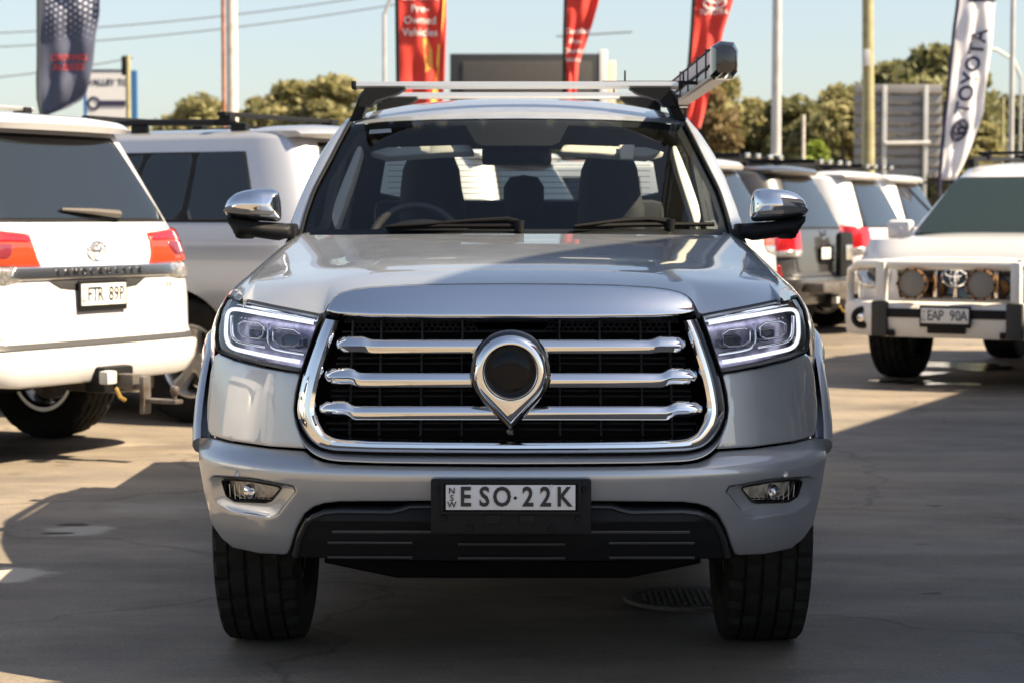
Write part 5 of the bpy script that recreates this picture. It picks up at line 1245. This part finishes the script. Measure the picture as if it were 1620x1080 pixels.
# dark roadside screen
YS = 52; sc_ = empty("roadside_screen", (P(835, HZ, YS).x, YS, 0)); tag(sc_, "dark blank roadside screen with white edge above the ute roof", "billboard")
def bx_(px0, py0, px1, py1, d, y, m, nm, par):
    a, b_ = P(px0, py0, YS), P(px1, py1, YS); return link(nm, box(((a.x + b_.x) / 2 - sc_.location.x, y, (a.z + b_.z) / 2), (b_.x - a.x, d, a.z - b_.z), .02), m, par)
fr = bx_(712, 86, 948, 230, .3, 0, mat("screen_frame", (.02, .022, .025), .5), "frame", sc_); bx_(732, 98, 936, 222, .05, -.16, mat("screen_face", (.045, .043, .040), .5, noise=(20, (.055, .052, .048), .4, .6)), "screen_panel", fr)
bx_(948, 80, 960, 230, .34, 0, mat("sign_white"), "side_cheek", sc_); bx_(962, 96, 974, 230, .4, .3, mat("cream_side", (.6, .5, .4), .6), "side_wall", sc_)
for px in (760, 900): link("leg", box((P(px, HZ, YS).x - sc_.location.x, .1, 1.4), (.3, .3, 2.8)), STEEL, sc_)
# back of a slatted road sign
YB = 54; sgb = empty("road_sign_back", (P(1420, HZ, YB).x, YB, 0)); tag(sgb, "grey back of a big slatted road sign behind the timber pole", "sign")
def bpx(px): return P(px, HZ, YB).x - sgb.location.x
def bpz(py): return P(1420, py, YB).z
SLG = mat("grey_sign_back", (.24, .235, .235), .5, .5)
for k in range(9):
    y0_ = 134 + k * 16.5; link("slat", box(((bpx(1350) + bpx(1488)) / 2, 0, (bpz(y0_) + bpz(y0_ + 15.5)) / 2), (bpx(1488) - bpx(1350), .06, bpz(y0_) - bpz(y0_ + 15.5)), .015), SLG, sgb)
    link("rib", box(((bpx(1350) + bpx(1488)) / 2, -.06, bpz(y0_ + 14)), (bpx(1488) - bpx(1350), .05, .05), .01), STEEL, sgb)
for px in (1461, 1396): link("post", box((bpx(px), -.12, bpz(136) / 2), (.12, .1, bpz(136)), .02), GALV, sgb)
link("crossarm", tube([(bpx(1396), -.2, bpz(228)), (bpx(1468), -.2, bpz(227))], .06, 8), GALV, sgb)
# steel picket fence along the back of the yard
YFn = 42; fn = empty("picket_fence", (4, YFn, 0)); tag(fn, "black steel picket fence along the back of the yard", "fence")
for z_ in (.35, 2.0): link("rail", box((0, 0, z_), (44, .04, .05)), BLACK, fn)
for k in range(19): link("post", box((-22 + k * 2.44, 0, 1.08), (.07, .07, 2.16)), BLACK, fn)
pk_ = merge(*[box((-22 + k * .125, 0, 1.12), (.022, .022, 2.1)) for k in range(352)]); o = link("pickets", pk_, BLACK, fn); o["kind"] = "stuff"
for px in (1160, 1372 - 6, 1404, 1415): pass
# power lines
for k, (a, b_, sag) in enumerate((((-40, 54), (640, -14), 5), ((-40, 76), (640, 5), 5), ((-40, 126), (210, 92), 1.5), ((905, 58), (1010, 50), 0))):
    Yl = 75; A_, B_ = P(a[0], a[1], Yl), P(b_[0], b_[1], Yl)
    if k == 3: A_ = P(880, 58, Yl); B_ = P(1000, 51, Yl)
    pts = [A_.lerp(B_, t) - Vector((0, 0, sag * .05 * 4 * t * (1 - t))) for t in np.linspace(0, 1, 16)]
    o = link("power_line", tube(pts, .022 if k < 3 else .03, 5), mat("cable_grey", (.10, .10, .11), .7)); tag(o, ("upper overhead power line crossing the sky at left", "lower overhead power line crossing the sky at left", "faint lowest wire running to the pale green pole", "short far wire right of the narrow red flag")[k], "power line", "overhead wires")

# ================================================================== TREES
def leaf_mat(name, c1, c2):
    m = bpy.data.materials.new(name); m.use_nodes = True; n, l = m.node_tree.nodes, m.node_tree.links; b = n["Principled BSDF"]
    at_ = n.new("ShaderNodeAttribute"); at_.attribute_name = "tone"; r = n.new("ShaderNodeValToRGB"); r.color_ramp.elements[0].color = (*c1, 1); r.color_ramp.elements[1].color = (*c2, 1)
    l.new(at_.outputs["Fac"], r.inputs[0]); l.new(r.outputs[0], b.inputs["Base Color"]); b.inputs["Roughness"].default_value = .7
    t = n.new("ShaderNodeBsdfTranslucent"); l.new(r.outputs[0], t.inputs[0]); mx = n.new("ShaderNodeMixShader"); mx.inputs[0].default_value = .42
    l.new(b.outputs[0], mx.inputs[1]); l.new(t.outputs[0], mx.inputs[2]); l.new(mx.outputs[0], n["Material Output"].inputs[0]); return m
OLIVE = leaf_mat("olive_foliage", (.15, .15, .065), (.34, .31, .14)); DRY = leaf_mat("dry_foliage", (.13, .10, .045), (.27, .20, .09)); LIME = leaf_mat("lime_foliage", (.14, .20, .03), (.28, .34, .05)); DGREEN = leaf_mat("deep_foliage", (.10, .11, .05), (.25, .245, .11))
BARK = mat("bark", (.10, .08, .06), .9, bump=(20, .5))
def tree_data(seed, h, rx, trunk, n_cl=46, per=150, leaf=.20):
    rnd = np.random.RandomState(seed); cl = []
    for k in range(n_cl):
        t = rnd.uniform(0, 1); z = trunk + (h - trunk) * t; env = rx * (math.sin(math.pi * min(1, (t * .86 + .14))) ** .6) * (1 - .25 * t)
        a = rnd.uniform(0, 6.283); r_ = env * math.sqrt(rnd.uniform(.05, 1)); cl.append((r_ * math.cos(a), r_ * math.sin(a), z, rx * rnd.uniform(.20, .36), rnd.uniform(0, 1)))
    V, F, tone = [], [], []
    for cx, cy, cz, cr, tn in cl:
        p = rnd.normal(size=(per, 3)); p /= np.linalg.norm(p, axis=1)[:, None]; p *= (rnd.uniform(.35, 1, per) ** .6)[:, None] * cr; p[:, 2] *= .75
        for q in p:
            c = np.array((cx, cy, cz)) + q; a = rnd.normal(size=3); a /= np.linalg.norm(a); b_ = np.cross(a, rnd.normal(size=3)); b_ /= np.linalg.norm(b_) + 1e-9; s_ = leaf * rnd.uniform(.5, 1.2)
            k = len(V); V += [tuple(c + a * s_), tuple(c + b_ * s_ * .55), tuple(c - a * s_), tuple(c - b_ * s_ * .55)]; F.append((k, k + 1, k + 2, k + 3)); tone += [min(1, max(0, tn * .7 + rnd.uniform(0, .3)))] * 4
    me = bpy.data.meshes.new("crown"); me.from_pydata(V, [], F); me.update(); at_ = me.attributes.new("tone", 'FLOAT', 'POINT'); at_.data.foreach_set("value", tone)
    pts = [(0, 0, 0), (.05 * h * .3, 0, h * .3), (0, .03 * h, h * .6), (0, 0, h * .85)]; ms_ = [tube(pts, [h * .03, h * .024, h * .014, h * .005], 8)]
    for cx, cy, cz, cr, tn in cl[::4]: ms_.append(tube([(0, 0, cz * .55), (cx * .5, cy * .5, cz * .8), (cx, cy, cz)], [h * .012, h * .008, h * .003], 5))
    return me, merge(*ms_)
TD = [tree_data(11, 7, 2.4, 1.6), tree_data(12, 7, 2.0, 1.2), tree_data(13, 7, 2.9, 1.4, 54), tree_data(14, 7, 1.7, .8)]
TREES = [(285, 96, 196, 2, OLIVE, 1.0, "low distant tree left of the off-white pole"), (360, 95, 182, 2, OLIVE, 1.1, "olive tree directly behind the off-white pole"), (435, 92, 172, 2, OLIVE, 1.0, "low olive tree filling the gap behind the silver wagon"), (492, 86, 150, 2, OLIVE, 1.0, "broad olive tree between the two tallest on the left"),  # px, distance, top y, variety, leaf material, width factor, label
    (322, 88, 166, 2, OLIVE, 1.0, "low olive tree behind the off-white pole"), (408, 84, 166, 3, OLIVE, .9, "small olive tree just right of the off-white pole"), (462, 82, 140, 0, OLIVE, 1.05, "olive tree above the silver wagon's roof bars"), (522, 80, 128, 1, OLIVE, 1.15, "tallest olive tree left of the ute's roof"), (565, 86, 175, 2, DGREEN, .9, "dark low tree behind the ute's left pillar"),
    (620, 92, 178, 1, OLIVE, 1, "tree hidden low behind the broad red flag"), (760, 95, 172, 2, DGREEN, 1, "dark tree under the left half of the screen"), (870, 95, 170, 0, DGREEN, 1, "dark tree under the right half of the screen"), (980, 92, 172, 2, OLIVE, 1, "tree behind the ute's right roof bracket"),
    (1112, 72, 140, 1, DRY, 1.0, "brownish tree right behind the red emblem flag"), (1142, 76, 132, 0, OLIVE, .85, "tall dry olive tree below the awning's end"), (1190, 78, 168, 3, OLIVE, 1.1, "olive tree left of the grey light pole"), (1246, 76, 160, 1, DGREEN, 1.1, "dark tree right of the grey light pole"), (1292, 80, 180, 3, DGREEN, 1.0, "low dark tree behind the slim pale post"), (1330, 74, 146, 0, OLIVE, .95, "olive tree left of the timber power pole"),
    (1365, 86, 150, 2, DGREEN, .8, "dark tree directly behind the timber power pole"), (1420, 84, 105, 1, DGREEN, 1.2, "dark tree above the left half of the grey sign"), (1472, 82, 86, 0, DGREEN, 1.15, "tall dark tree above the grey sign back"), (1530, 84, 110, 1, DGREEN, 1.0, "dark tree partly hidden by the white flag"), (1555, 66, 205, 3, OLIVE, 1.2, "olive bush right of the white flag"), (1608, 95, 165, 2, DGREEN, .9, "dark tree at the right edge of the frame"),
    (1292, 60, 232, 3, LIME, .7, "small bright lime bush beside the slim pale post"), (1545, 58, 246, 3, OLIVE, 1.0, "olive-green bush above the bull-bar wagon's roof")]
for px, Yt, ty, vi, lm, wf, lab in TREES:
    b_ = P(px, HZ, Yt); h_ = P(px, ty, Yt).z; k = h_ / 7.0
    o = empty("tree" if h_ > 3.6 else "bush", (b_.x, Yt, 0), random.uniform(0, 6)); tag(o, lab, "tree" if h_ > 3.6 else "bush", "trees beyond the yard")
    s_ = (k ** .4 * wf * 1.0, k ** .4 * wf * 1.0, k)
    cm, tm = TD[vi]; c = bpy.data.objects.new("crown", cm); COL.objects.link(c); c.parent = o; t = bpy.data.objects.new("trunk", tm); COL.objects.link(t); t.parent = o
    o.scale = s_
    if not cm.materials: cm.materials.append(OLIVE); tm.materials.append(BARK)
    c.material_slots[0].link = 'OBJECT'; c.material_slots[0].material = lm
# far belt of scrub closing the horizon
rnd = np.random.RandomState(5); V, F, tone = [], [], []
for k in range(26000):
    x = rnd.uniform(-75, 80); y = rnd.uniform(118, 132); hh = 3.2 + 1.6 * math.sin(x * .13 + 1) + 1.1 * math.sin(x * .37); z = hh * rnd.uniform(0, 1) ** .8
    a = rnd.normal(size=3); b_ = np.cross(a, rnd.normal(size=3)); a *= .45 / np.linalg.norm(a); b_ *= .3 / (np.linalg.norm(b_) + 1e-9); c = np.array((x, y, z)); i = len(V)
    V += [tuple(c + a), tuple(c + b_), tuple(c - a), tuple(c - b_)]; F.append((i, i + 1, i + 2, i + 3)); tone += [rnd.uniform(0, 1)] * 4
me = bpy.data.meshes.new("scrub"); me.from_pydata(V, [], F); at_ = me.attributes.new("tone", 'FLOAT', 'POINT'); at_.data.foreach_set("value", tone)
o = link("far_scrub", me, DGREEN); tag(o, "far belt of dark scrub closing the horizon", "scrub", kind="stuff")
